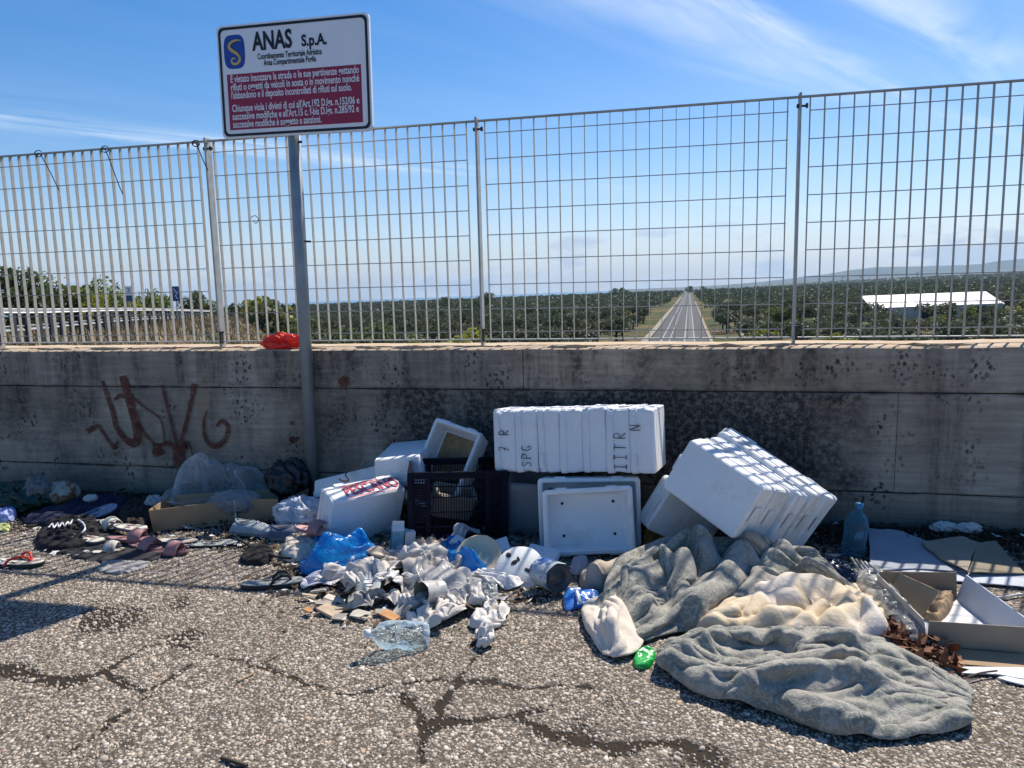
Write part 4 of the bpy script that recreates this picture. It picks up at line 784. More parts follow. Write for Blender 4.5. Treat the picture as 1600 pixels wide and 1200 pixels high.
# ---- white-roofed farm building on the right
p0 = fpt(1362, 479, 142); p1 = fpt(1570, 476, 142); ctr = (p0+p1)/2; Lg = (p1-p0).length; g = float(plain_z(ctr.x, ctr.y)); an = math.atan2((p1-p0).y, (p1-p0).x)
bd = thing('farm_shed', 'long low farm shed with a bright white pitched roof among olive trees', 'building'); far_place(bd, (ctr.x, ctr.y, g), an)
ev = ctr.z-g; rg = ev+2.3
MB().box((0, 4, ev/2), (Lg-.6, 8, ev)).obj('wall', M('shed_wall', (.42, .40, .37), .9, .2, 1), bd)
rf = MB()
rf.add([(-Lg/2, 0, ev), (Lg/2, 0, ev-.1), (Lg/2-1.1, 4.2, rg), (-Lg/2-.1, 4.2, rg), (-Lg/2, 0, ev-.18), (Lg/2, 0, ev-.28), (Lg/2, 8.4, ev), (-Lg/2, 8.4, ev)], [(0, 1, 2, 3), (0, 4, 5, 1), (3, 2, 6, 7), (1, 5, 2)])
roof = rf.obj('roof', M('white_roof_sheet', (.78, .77, .75), .5, .12, 1.5), bd)
for k in range(9): MB().box((-Lg/2+.6+k*(Lg-2.2)/8, 2.05, (ev+rg)/2+.02), (.05, 4.5, .05), Matrix.Rotation(math.atan2(rg-ev, 4.2), 3, 'X')).obj('roof_batten', rail_m, roof)
for k in (-.42, -.06, .3): MB().box((k*Lg, -.02, ev*.42), (3.2, .2, ev*.8)).obj('doorway', M('shed_dark', (.02, .02, .02), .9), bd)
# thin utility poles far away
for (px, y0, y1, dep, lab) in ((851, 470, 512, 120, 'slim grey pole rising from the grove left of the highway'), (1316, 432, 446, 500, 'far lattice pylon on the right skyline'), (1345, 430, 446, 520, 'far power pylon right of the first on the skyline'), (1433, 424, 442, 520, 'far power pylon above the shed roof')):
    a = fpt(px, y1, dep); b_ = fpt(px, y0, dep); q = MB().tube([(0, 0, 0), (0, 0, (b_-a).z)], [dep*.0006, dep*.0003], 6).box((0, 0, (b_-a).z*.86), (dep*.006, dep*.0004, dep*.0004)).obj('utility_pole', rail_m); far_place(q, tuple(a)); tag(q, lab, 'pole')
# ---- summer haze over the plain
hzm = bpy.data.materials.new('haze_air'); hzm.use_nodes = True; t = hzm.node_tree; t.nodes.clear(); out = N(t, 'ShaderNodeOutputMaterial'); pv = N(t, 'ShaderNodeVolumePrincipled')
pv.inputs['Color'].default_value = (.48, .74, 1, 1); pv.inputs['Density'].default_value = 6e-5; pv.inputs['Anisotropy'].default_value = .2; L(t, pv.outputs[0], out.inputs['Volume'])
hb = MB().box((0, 4600, 95), (26000, 11000, 310)).obj('haze', hzm); far_place(hb); tag(hb, 'pale blue summer haze over the far plain', kind='stuff')

# ================================================================== RUBBISH
# ---- foam fish boxes
def fishbox_mesh(w_, d_, h_, t_=.020, taper=.94, seed=0, mats=None, notch=True):
    r = random.Random(seed); a, b_ = w_/2, d_/2; j = lambda q: q
    def lp(s, z, ins=0, rad=.018): return rrect(a*s-ins, b_*s-ins, max(rad-ins*.5, .004), z, 4)
    ti = taper+(1-taper)*.15
    LP = [lp(taper, 0, .006), lp(taper, .006), lp((taper+1)/2, h_*.5), lp(1, h_-.034, .004), lp(1, h_-.031, -.001), lp(1, h_-.005, -.001), lp(1, h_, .004), lp(1, h_, t_-.004), lp(1, h_-.005, t_), lp(ti, .03, t_+.002), lp(ti, .022, t_+.010)]
    m = MB(); m.loops(LP)
    V = [Vector(v)+Vector((r.uniform(-1, 1), r.uniform(-1, 1), r.uniform(-1, 1)))*.0012 for v in m.v]; m.v = V
    for _ in range(5):                  # knocks and crushed edges
        q = V[r.randrange(len(V))].copy(); rad = r.uniform(.02, .05)
        for v in V:
            dd = (v-q).length
            if dd < rad: v *= 1-.045*(1-dd/rad)*r.uniform(.5, 1.2)
    if notch:                       # shallow grips on the flange of the long sides
        for s in (-1, 1):
            for k in (-.28, .28):
                m.box((k*w_, s*(b_+.002), h_-.018), (.05, .006, .022))
        for s in (-1, 1): m.box((s*(a*.985+.001), 0, h_*.42), (.005, .07, h_*.5))
    return m
FB = 'white foam fish boxes'
def fishbox(label, loc, eul, dims, seed, mat=foam, opening='z', group=FB, taper=.94):
    """dims along (x, y, z) of the fitted pose; `opening` says which local axis the mouth faces"""
    X, Y, Z = dims
    if opening in 'zZ': w_, d_, h_ = X, Y, Z; R = Matrix.Identity(3) if opening == 'z' else Matrix.Rotation(math.pi, 3, 'X')
    elif opening == 'y': w_, d_, h_ = X, Z, Y; R = Matrix.Rotation(-math.pi/2, 3, 'X')            # mouth to +y
    elif opening == 'Y': w_, d_, h_ = X, Z, Y; R = Matrix.Rotation(math.pi/2, 3, 'X')             # mouth to -y
    elif opening == 'x': w_, d_, h_ = Z, Y, X; R = Matrix.Rotation(math.pi/2, 3, 'Y')             # mouth to +x
    else: w_, d_, h_ = Z, Y, X; R = Matrix.Rotation(-math.pi/2, 3, 'Y')
    m = fishbox_mesh(w_, d_, h_, seed=seed, taper=taper); m.v = [R @ (Vector(v)-Vector((0, 0, h_/2))) for v in m.v]
    o = m.obj('fish_box', mat, bevel=0); place(o, loc, eul); return tag(o, label, 'foam box', group)
def eulm(e): return Euler(e, 'XYZ').to_matrix()
# stroke lettering for the felt-pen scribbles
SF = {'I': [[(0, 0), (0, 1)], [(-.25, 0), (.25, 0)], [(-.25, 1), (.25, 1)]], 'L': [[(0, 1), (0, 0), (.55, .02)]], 'T': [[(-.3, 1), (.4, .95)], [(.05, 1), (0, 0)]], 'R': [[(0, 0), (.05, 1), (.5, .85), (.4, .55), (.05, .5), (.55, 0)]],
      'N': [[(0, 0), (.05, 1), (.5, .05), (.55, 1)]], 'S': [[(.5, .9), (.2, 1), (.05, .75), (.45, .4), (.3, .02), (0, .1)]], 'P': [[(0, 0), (.03, 1), (.5, .85), (.4, .5), (.03, .48)]], 'G': [[(.5, .9), (.15, .95), (0, .4), (.25, 0), (.5, .2), (.3, .35)]], '7': [[(0, 1), (.5, 1), (.15, 0)], [(.1, .5), (.45, .5)]], '-': [[(.0, .5), (.5, .5)]]}
def scribble(txt, size, pen=.006):
    m = MB(); x = 0
    for ch in txt:
        if ch != ' ':
            for P in SF[ch]:
                V, F = ribbon([(x+p[0]*size*.8, p[1]*size) for p in P], [pen*random.uniform(.7, 1.2) for _ in P], 4); m.add([(v[0], v[1], 0) for v in V], F)
        x += size*.8
    return m
A_LOC, A_E, A_D = Vector((-.467, -.325, .487)), (-.118, -.051, -.12), (.779, .347, .307)
RA = eulm(A_E); na = 7; step = A_D[0]/na
names_A = ['leftmost', 'second from left', 'third from left', 'middle', 'third from right', 'second from right', 'rightmost']
for k in range(na):
    c = A_LOC+RA @ Vector((-A_D[0]/2+step*(k+.5), random.uniform(-.004, .004), random.uniform(-.003, .003)))
    o = fishbox('white foam fish box, %s of the toppled row of seven' % names_A[k], c, A_E, (step-.0005, A_D[1], A_D[2]), 20+k, mat=foam, opening='X', taper=.985)
    wr = {0: ('7 R', .05, -.05, .0), 1: ('SPG', .048, -.12, .0), 5: ('IITR', .055, -.12, .01), 6: ('N', .05, .05, -.03)}.get(k)
    if wr:
        q = scribble(wr[0], wr[1], .0045).obj('felt_pen_writing', ink, o); q.rotation_euler = Matrix(((0, 1, 0), (0, 0, -1), (-1, 0, 0))).transposed().to_euler()
        q.matrix_parent_inverse = Matrix.Identity(4); q.matrix_basis = Matrix.Translation((wr[1]*.5+wr[3], -A_D[1]/2-.0062, wr[2])) @ Matrix(((0, -1, 0, 0), (0, 0, -1, 0), (1, 0, 0, 0), (0, 0, 0, 1)))
b1 = fishbox('open white foam box standing on its side in front, hollow facing the viewer', (-.398, -.610, .164), (-.147, -.046, .148), (.411, .10, .300), 31, opening='Y')
for u in (-.115, .12):
    for v in (-.075, .075):
        q = MB().lathe([(.0001, 0), (.007, 0), (.0075, -.003)], 12).obj('drain_hole', dark_m, b1); q.location = (u, .10/2-.0245, v); q.rotation_euler = (math.pi/2, 0, 0)  # dark disc on the uncut floor paints the shade of a hole
fishbox('larger white foam box upright behind the open box, under the toppled row', (-.408, -.470, .166), (-.10, -.019, .109), (.475, .13, .326), 32, opening='Y')
for k, lab in enumerate(('front white foam box of the leaning stack on the right', 'second white foam box of the leaning stack on the right', 'middle white foam box of the leaning stack on the right', 'fourth white foam box of the leaning stack, right of the middle', 'rear and longest white foam box of the leaning stack by the wall')):
    f = k/4; c = Vector((.158, -.726, .362)).lerp(Vector((.385, -.365, .285)), f)+Vector((random.uniform(-.012, .012), 0, random.uniform(-.01, .012))); e = [(-.309-.036*f)+random.uniform(-.015, .015), .414+.032*f+random.uniform(-.02, .02), -.625+.046*f]; dm = (.406+.186*f**1.2, .112, .263+.03*f)
    fishbox(lab, c, e, dm, 40+k, opening='y', mat=foam if k % 2 == 0 else foam_dirty, taper=.95)
fishbox('dirty white foam box wedged under the leaning stack', (.03, -.47, .16), (.2, .5, .45), (.34, .11, .25), 47, mat=foam_dirty, opening='y')
# upturned PESCANO box
dbox = fishbox('white foam box on its side with red PESCANO lettering beside the black crate', (-1.535, -.575, .147), (.371, .02, .861), (.40, .135, .27), 51, opening='y', taper=.985)
tm = text_mesh('PESCANO', .075, .0012, .62); mxx = max(v.co.x for v in tm.vertices)
for v in tm.vertices: v.co.x *= .29/mxx; v.co.y = v.co.y*1.4+.010*math.sin(v.co.x*9)
tm.materials.clear(); tm.materials.append(red_ink); q = bpy.data.objects.new('red_lettering', tm); COL.objects.link(q); q.parent = dbox; q.location = (-.11, -.044, .1372)
for P, wd in (([(-.10, .030), (0, .034), (.08, .034), (.17, .026)], [.002, .006, .006, .003]), ([(-.10, -.052), (-.02, -.044), (.06, -.040), (.16, -.044)], [.002, .006, .005, .002])):
    V, F = ribbon(P, wd, 8); MB().add([(v[0]*1.15, v[1]*1.28, .1372) for v in V], F).obj('red_swoosh', red_ink, dbox)
# open box leaning behind the crate
e1 = fishbox('open white foam box with a brown-stained floor leaning behind the crate', (-1.185, -.24, .285), (-.46, .20, -.32), (.30, .13, .46), 55, mat=foam, opening='Y')
q = MB().box((0, .13/2-.0245, -.005), (.225, .003, .38)).obj('brown_paper', brown_stain, e1)
fishbox('white foam box tilted against the wall left of the open box', (-1.42, -.22, .305), (.05, -.10, .10), (.26, .36, .15), 57, opening='Z')
fishbox('white foam box lying low at the left end of the box heap', (-1.73, -.20, .150), (-.55, -.22, .20), (.40, .28, .10), 58, mat=foam_dirty, opening='Z')
tub = fishbox('grey translucent plastic tub standing between crate and boxes', (-.72, -.32, .145), (.15, .08, .1), (.24, .22, .29), 59, mat=film('tub_plastic', (.42, .46, .5), .35, .3), opening='z', group=None); tub['category'] = 'tub'
# rusty wire hook over the low box
tag(MB().tube(catmull([tuple(pl(x, y, -.46)) for x, y in ((566, 722), (548, 733), (540, 742), (545, 750), (536, 752), (530, 748))], 5), .004, 6).obj('rusty_wire', M('rust', (.16, .07, .03), .8, .3, 30)), 'bent rusty wire lying over the low foam box', 'wire')
# ---- black slatted crate
CL, CE, (cw, cdp, chh) = Vector((-1.084, -.41, .172)), (-.012, .03, .319), (.466, .30, .338)
crate = thing('plastic_crate', 'black slatted plastic produce crate standing before the foam boxes', 'crate', CL, CE)
def lattice(W, H, cols):
    m = MB(); x = -W/2; t_ = .0032
    for z in (-H/2+.012, -H/2+.075, -.02, H/2-.115, H/2-.062, H/2-.012): m.box((0, 0, z), (W, .004, .024 if abs(z) > H/2-.02 else .006))
    for xx in (-W/2+.012, -W/2+W*.19, W/2-W*.19, W/2-.012, ): m.box((xx, -.0005, 0), (.02, .007, H))
    k = int(W/.0125)
    for i in range(1, k): m.box((-W/2+i*W/k, .0012, 0), (.0042, .0035, H-.01))
    for sgn in (-1, 1):
        for z in np.arange(-H*.2, H*.42, .0145): m.box((sgn*(W/2-W*.1), .0016, z), (W*.16, .003, .0065))
    return m
for (W, pos_, rz) in ((cw, (0, -cdp/2, 0), 0), (cw, (0, cdp/2, 0), math.pi), (cdp-.012, (-cw/2, 0, 0), -math.pi/2), (cdp-.012, (cw/2, 0, 0), math.pi/2)):
    o = lattice(W, chh, 8).obj('side_panel', black_pl, crate); o.location = pos_; o.rotation_euler = (0, 0, rz); o['kind'] = 'stuff'
mbt = MB()
for i in range(13): mbt.box((-cw/2+.03+i*(cw-.06)/12, 0, -chh/2+.006), (.012, cdp-.02, .006))
for i in range(5): mbt.box((0, -cdp/2+.04+i*(cdp-.08)/4, -chh/2+.002), (cw-.02, .012, .006))
o = mbt.obj('base_grid', black_pl, crate); o['kind'] = 'stuff'
for sx_ in (-1, 1):
    for sy_ in (-1, 1): MB().box((sx_*(cw/2-.004), sy_*(cdp/2-.004), 0), (.028, .028, chh+.004)).obj('corner_post', black_pl, crate, bevel=.004)
for sy_ in (-1, 1): MB().box((0, sy_*(cdp/2+.001), chh/2+.003), (cw+.016, .016, .016)).obj('rim', black_pl, crate, bevel=.003)
for sx_ in (-1, 1): MB().box((sx_*(cw/2+.001), 0, chh/2+.003), (.016, cdp-.018, .016)).obj('rim', black_pl, crate, bevel=.003)
# junk inside the crate
o = fishbox('small grey carton lying inside the black crate', CL+Vector((-.03, .02, -.02)), (.3, .25, .5), (.22, .12, .14), 61, mat=card_in, opening='z', group=None); o['category'] = 'carton'; o.name = 'small_carton'

# ---- soft things: crumpled sheets, bags
def resample(P, n):
    P = np.asarray(P, float); Q = np.vstack([P, P[:1]]); s = np.concatenate([[0], np.cumsum(np.linalg.norm(np.diff(Q, axis=0), axis=1))]); u = np.linspace(0, s[-1], n, endpoint=False)
    return np.stack([np.interp(u, s, Q[:, i]) for i in range(Q.shape[1])], -1)
def sheet(name, label, cat, poly, H, mat, seed, ang=0, freq=14, amp=.02, base=None, zpx=0.0, na=110, nr=34, edge=5, group=None, rag=.0, lift0=.003, aniso=.35, link=True):
    """crumpled cloth or plastic spread on the ground over a photo outline"""
    P = catmull([tuple(gnd(*p, zpx))[:2] for p in poly], 8, True); P = resample(P, na); c = P.mean(0)
    s = (np.linspace(.02, 1, nr))**.85; S, I = np.meshgrid(s, np.arange(na), indexing='ij')
    bx_ = P[I][..., 0]; by_ = P[I][..., 1]; X = c[0]+S*(bx_-c[0]); Y = c[1]+S*(by_-c[1])
    if rag: k = 1+rag*pn(I*.35, 0*I+seed, seed)*S; X = c[0]+k*(X-c[0]); Y = c[1]+k*(Y-c[1])
    ca, sa = math.cos(ang), math.sin(ang); U = (X*ca+Y*sa)*freq*aniso; Vv = (-X*sa+Y*ca)*freq
    wu = .6*pn(U*1.3+5, Vv*.7, seed+50); fold = ridge(U+wu, Vv+wu, seed)*.6+ridge(U*2.1+wu, Vv*2.1, seed+1)*.28+ridge(U*4.2, Vv*4.0, seed+2)*.12
    env = np.clip(1-S**edge, 0, 1)**.5; big = .6+.5*fbm(X*7, Y*7, seed+3, 2)
    Z = lift0+H*env*big+amp*env*(.35+fold)+ .25*amp*ridge(U*1.5, Vv*1.5, seed+5)*np.clip(S*1.2-.3, 0, 1)*.6
    ox = .35*amp*pn(X*40, Y*40, seed+6)*env; oy = .35*amp*pn(X*40, Y*40, seed+7)*env
    Z = np.maximum(Z, .002)
    if base is not None: Z = Z+base(X, Y)
    V = np.stack([X+ox, Y+oy, Z], -1).reshape(-1, 3); ii = np.arange(nr*na).reshape(nr, na); jj = np.roll(ii, -1, 1)
    F = np.stack([ii[:-1], ii[1:], jj[1:], jj[:-1]], -1).reshape(-1, 4)
    V = np.vstack([V, V[:na].mean(0)]); top = [(int(ii[0, k]), int(jj[0, k]), len(V)-1) for k in range(na)]
    org = np.array([c[0], c[1], 0]); o = mesh(name, V-org, [tuple(f) for f in F]+top, mat, smooth=True); o.location = org
    return tag(o, label, cat, group) if link else o
def blob(name, label, cat, loc, rad, mat, seed, amp=.18, freq=2.2, rz=0, flat=.0, nu=64, nv=36, group=None, ridged=True, pinch=0):
    u = np.linspace(0, 2*np.pi, nu, endpoint=False); v = np.linspace(-np.pi/2+.04, np.pi/2-.04, nv); Vv, U = np.meshgrid(v, u, indexing='ij')
    dx, dy, dz = np.cos(Vv)*np.cos(U), np.cos(Vv)*np.sin(U), np.sin(Vv)
    f = pn(dx*freq+dz*1.7, dy*freq+dz*1.1, seed)*.5
    if ridged: f = f+.6*ridge(dx*freq*1.5+dz*1.9+3, dy*freq*1.5-dz*1.4, seed+1)+.22*ridge(dx*freq*3+dz*3, dy*freq*3-dz*2.4, seed+2)+.06*ridge(dx*freq*7+dz*6, dy*freq*7-dz*5, seed+3)
    k = 1+amp*(f-.3)
    if pinch: k = k*(1-pinch*np.clip(dx-.35, 0, 1))
    V = np.stack([dx*k*rad[0], dy*k*rad[1], dz*k*rad[2]], -1); zf = -rad[2]*(1-flat); V[..., 2] = np.where(V[..., 2] < zf, zf+(V[..., 2]-zf)*.12, V[..., 2]); V[..., 2] -= V[..., 2].min()
    ii = np.arange(nu*nv).reshape(nv, nu); jj = np.roll(ii, -1, 1); F = [tuple(x) for x in np.stack([ii[:-1], jj[:-1], jj[1:], ii[1:]], -1).reshape(-1, 4)]
    F += [tuple(ii[0][::-1]), tuple(ii[-1])]
    o = mesh(name, V.reshape(-1, 3), F, mat, smooth=True); place(o, loc, (0, 0, rz)); return tag(o, label, cat, group)
cloth_w = M('cloth_white', (.60, .555, .50), .9, .12, 14, .3, 180, col2=(.46, .42, .38), c2s=9, c2t=(.5, .7)); cloth_g = M('cloth_grey', (.42, .39, .35), .9, .14, 14, .3, 180, col2=(.30, .27, .23), c2s=9, c2t=(.5, .7)); cloth_b = M('cloth_beige', (.52, .43, .33), .9, .15, 14, .3, 160)
poly_w = film('plastic_white', (.66, .645, .62), .12, .3); poly_c = film('plastic_clear', (.78, .80, .82), .66, .08, 1.0, 20); poly_bl = film('plastic_blue', (.01, .27, .70), .15, .22, 1.0, 22); pet = film('bottle_pet', (.62, .76, .86), .82, .05, .8, 30); pet_b = film('bottle_blue', (.16, .38, .5), .62, .08, .5, 30)
paper_w = M('paper_white', (.63, .60, .56), .8, .1, 20, .2, 60, col2=(.42, .36, .30), c2s=14, c2t=(.55, .7)); black_c = M('cloth_black', (.012, .012, .014), .9, .3, 20, .2, 120); navy = M('cloth_navy', (.012, .016, .045), .9, .3, 14, .2, 120)
# --- quilt
qm = bpy.data.materials.new('quilt_cover'); qm.use_nodes = True; t = qm.node_tree; b = t.nodes['Principled BSDF']; src = N(t, 'ShaderNodeNewGeometry').outputs['Position']
k1 = N(t, 'ShaderNodeTexNoise', i_Scale=34.0, i_Detail=3.0, i_Distortion=2.2); L(t, src, k1.inputs[0]); k2 = N(t, 'ShaderNodeTexNoise', i_Scale=7.0, i_Detail=4.0); L(t, src, k2.inputs[0]); k3 = N(t, 'ShaderNodeTexNoise', i_Scale=300.0, i_Detail=2.0); L(t, src, k3.inputs[0])
c = MIX(t, RAMP(t, k2.outputs[0], ((.42, 0.0), (.6, 1.0))), (.30, .283, .24), (.195, .205, .17)); c = MIX(t, RAMP(t, k1.outputs[0], ((.5, 0.0), (.56, .65))), c, (.41, .385, .335)); c = MIX(t, 1.0, c, RAMP(t, k3.outputs[0], ((.3, .85), (.7, 1.1))), 'MULTIPLY')
L(t, c, b.inputs['Base Color']); b.inputs['Roughness'].default_value = .8; b.inputs['Specular IOR Level'].default_value = .25; b.inputs['Sheen Weight'].default_value = .15
k4 = N(t, 'ShaderNodeTexNoise', i_Scale=24.0, i_Detail=6.0, i_Roughness=.6, i_Distortion=1.6); L(t, src, k4.inputs[0]); bp = N(t, 'ShaderNodeBump', i_Strength=.55, i_Distance=.016); L(t, MATH(t, 'ABSOLUTE', MATH(t, 'SUBTRACT', k4.outputs[0], .5)), bp.inputs['Height']); L(t, bp.outputs[0], b.inputs['Normal'])
cream = M('quilt_lining', (.60, .49, .34), .85, .12, 9, .35, 50, col2=(.68, .60, .50), c2s=5)
def quilt(name, poly, folds, thick, mat, seed, parent, na=260, nr=110, wr=.010, zc=.05, lab=None, edge=7, floor=None):
    P = catmull([(tuple(gnd(p[0], p[1], p[2] if len(p) > 2 else 0)))[:2] for p in poly], 8, True); P = resample(P, na); c = P.mean(0)
    s = np.linspace(.01, 1, nr)**.8; S, I = np.meshgrid(s, np.arange(na), indexing='ij'); X = c[0]+S*(P[I][..., 0]-c[0]); Y = c[1]+S*(P[I][..., 1]-c[1])
    env = np.clip(1-S**edge, 0, 1)**.5
    WX = X+.018*pn(X*9, Y*9, seed+20); WY = Y+.018*pn(X*9+4, Y*9, seed+21)
    Z = thick*env*(.8+.5*fbm(X*6, Y*6, seed, 2))
    for (pts, r, H) in folds:
        G = [tuple(gnd(p[0], p[1], H*.75))[:2] for p in pts]; G = [tuple(g) for g in catmull(G, 5)]
        d = seg_dist(WX, WY, G)*(1+.25*pn(X*13, Y*13, seed+31)); pr = H*(1+.22*pn(X*11, Y*11, seed+30))*np.sqrt(np.clip(1-(d/r)**2, 0, 1))
        k = .010; m_ = np.maximum(Z, pr); Z = m_+k*.25*np.clip(1-np.abs(Z-pr)/k, 0, 1)**2
    q = .8*pn(X*5, Y*5, seed+9); a_ = ridge(X*10+Y*5+q, Y*7-X*3+q, seed+1); b2 = ridge(X*19-Y*10+q, Y*22+X*7, seed+2); c2 = ridge(X*44, Y*38, seed+3)
    Z = Z+wr*env*(.55*np.maximum(a_, -.2)**1+.32*b2+.16*c2)
    Z = np.maximum(Z*np.clip((1-S)*18, 0, 1)**.45, .002)
    if floor is not None: Z = Z+floor
    ii = np.arange(nr*na).reshape(nr, na); jj = np.roll(ii, -1, 1); F = np.stack([ii[:-1], ii[1:], jj[1:], jj[:-1]], -1).reshape(-1, 4)
    V = np.stack([X+.006*pn(X*30, Y*30, seed+40), Y+.006*pn(X*30, Y*30, seed+41), Z], -1).reshape(-1, 3)
    pr_ = np.array(parent.location) if parent else np.zeros(3)
    o = npmesh(name, V-pr_, F, mat, parent, True); return o
q0 = gnd(1200, 1000); qt = thing('quilt', 'heap of grey-green patterned quilt with cream lining spread on the asphalt', 'quilt', q0)
def simsheet(name, key, mat, parent=None, thick=.016, base=None, lv=2):
    G = DR[key]; nu, nv = G.shape[:2]; idx = np.arange(nu*nv).reshape(nu, nv); F = np.stack([idx[:-1, :-1], idx[1:, :-1], idx[1:, 1:], idx[:-1, 1:]], -1).reshape(-1, 4)
    if np.cross(G[-1, nv//2]-G[0, nv//2], G[nu//2, -1]-G[nu//2, 0])[2] < 0: F = F[:, ::-1]
    G = G.copy(); G[..., 2] = np.maximum(G[..., 2], .002)
    if key.startswith('rag'):          # keep each scrap where it was dropped
        G[..., :2] += np.array(DR_C[key])-G[..., :2].reshape(-1, 2).mean(0); hm_ = G[..., 2].max(); G[..., 2] *= min(1, .13/hm_)
    if base is not None: G[..., 2] += base(G[..., 0], G[..., 1])
    org = np.array(parent.location) if parent is not None else np.array([G[..., 0].mean(), G[..., 1].mean(), 0])
    o = npmesh(name, G.reshape(-1, 3)-org, F, mat, parent, True)
    if parent is None: o.location = org
    if thick: sd_ = o.modifiers.new('padding', 'SOLIDIFY'); sd_.thickness = thick; sd_.offset = 1; sd_.use_rim = True
    ss = o.modifiers.new('soft', 'SUBSURF'); ss.levels = lv; ss.render_levels = lv
    return o
simsheet('upper_cover', 'upper', qm, qt, .010); simsheet('lower_cover', 'lower', qm, qt, .010)
simsheet('lining_corner', 'corner', M('lining_pale', (.64, .56, .47), .85, .1, 9, .3, 60), qt, .012)
simsheet('lining', 'lining', cream, qt, .014)
quilt('bolster', [(905, 905), (915, 922), (945, 928), (975, 915), (990, 885), (985, 868, .05), (955, 866, .07), (925, 878, .06)], [([(915, 905), (940, 890), (975, 880)], .055, .105)], .05, M('bolster_beige', (.42, .35, .27), .85, .12, 9, .3, 60), 240, qt, 120, 44, .004)
# --- cloth heap in the middle
def mound(x0, y0, rx, ry, h): return lambda X, Y: h*np.exp(-((X-x0)/rx)**2-((Y-y0)/ry)**2)
hc = gnd(640, 905); heap = mound(hc.x, hc.y, .30, .22, .075)
RAG = 'rags and scraps of the cloth heap'
CM = {'cloth_b': cloth_b, 'cloth_w': cloth_w, 'cloth_g': cloth_g, 'cloth_l': M('rag_lilac', (.60, .58, .62), .9, .12, 14, .3, 160), 'poly_w': poly_w, 'cloth_bg': M('rag_bluegrey', (.40, .44, .46), .9, .2, 20, .3, 120),
      'poly_m': film('bag_milky', (.6, .62, .62), .35, .15, .7, 40), 'cotton': M('cotton', (.74, .73, .72), .95, .08, 30, .5, 90), 'paper_w': paper_w, 'cloth_p': M('rag_pink', (.60, .5, .48), .9, .1, 14, .2, 90)}
for i, d in enumerate(RAGDEF):
    o = simsheet(d[0], 'rag%d' % i, CM[d[4]], None, .002, None, 2); tag(o, d[1], d[2], RAG)

# ---- red wrapper on the ledge
def ledge(px, py, y=.09): p = pl(px, py, y); return Vector((p.x, y, WH+.002))
p = ledge(440, 540, .07); redfoil = film('red_foil', (.85, .05, .015), .0, .25, .8, 30)
blob('snack_wrapper', 'crumpled red and orange foil wrapper on the wall ledge left of the pole', 'wrapper', p, (.10, .05, .046), redfoil, 501, .6, 2.2, .15, .4, 72, 40)
# ---- footwear
def sole_outline(Lh, Wd, n=40):
    out = []
    for k in range(n):
        a = 2*math.pi*k/n; x = math.cos(a); wv = .5*Wd*(.83+.17*x+.10*math.cos(2*a)-.05*math.sin(3*a)*.5); out.append((x*Lh/2, math.sin(a)*wv*(1.0 if math.sin(a) > 0 else .94)))
    return out
def flipflop(label, px, py, rz, Lh, m_top, m_side, m_strap, style='thong', z=0.0, tilt=(0, 0), th=.018, group='stray shoes and slippers'):
    g = gnd(px, py, z); r = thing('flip_flop' if style == 'thong' else 'slipper', label, 'shoe', (g.x, g.y, z), (tilt[0], tilt[1], rz), group); Wd = Lh*.38; o_ = sole_outline(Lh, Wd)
    def lp(s, zz): return [(x*s, y*s, zz+.006*(x/Lh)**2*4) for x, y in o_]
    MB().loops([lp(.96, 0), lp(1, .004), lp(1, th-.003)]).obj('sole', m_side, r, True); MB().loops([lp(.995, th-.003), lp(.97, th), lp(.9, th-.0015), lp(.3, th-.002)], cap0=False).obj('footbed', m_top, r, True)
    if style == 'thong':
        for s in (-1, 1): MB().tube(catmull([(Lh*.30, 0, th), (Lh*.24, s*Wd*.16, th+.03), (Lh*.08, s*Wd*.40, th+.026), (-.02*Lh, s*Wd*.46, th-.003)], 6), [.006]*19, 7).obj('strap', m_strap, r, True)
    elif style == 'slide':
        V = []; nn = 14; F = []
        for i, x in enumerate(np.linspace(.02*Lh, .30*Lh, 6)):
            for k in range(nn):
                a = math.pi*k/(nn-1); V.append((x+.01*math.sin(a), math.cos(a)*Wd*.50, th-.008+math.sin(a)*(.055-.012*abs(i-2)/3)))
        F = [(i*nn+k, (i+1)*nn+k, (i+1)*nn+k+1, i*nn+k+1) for i in range(5) for k in range(nn-1)]
        o = mesh('strap', V, F, m_strap, r, True); sd_ = o.modifiers.new('t', 'SOLIDIFY'); sd_.thickness = .005
    return r
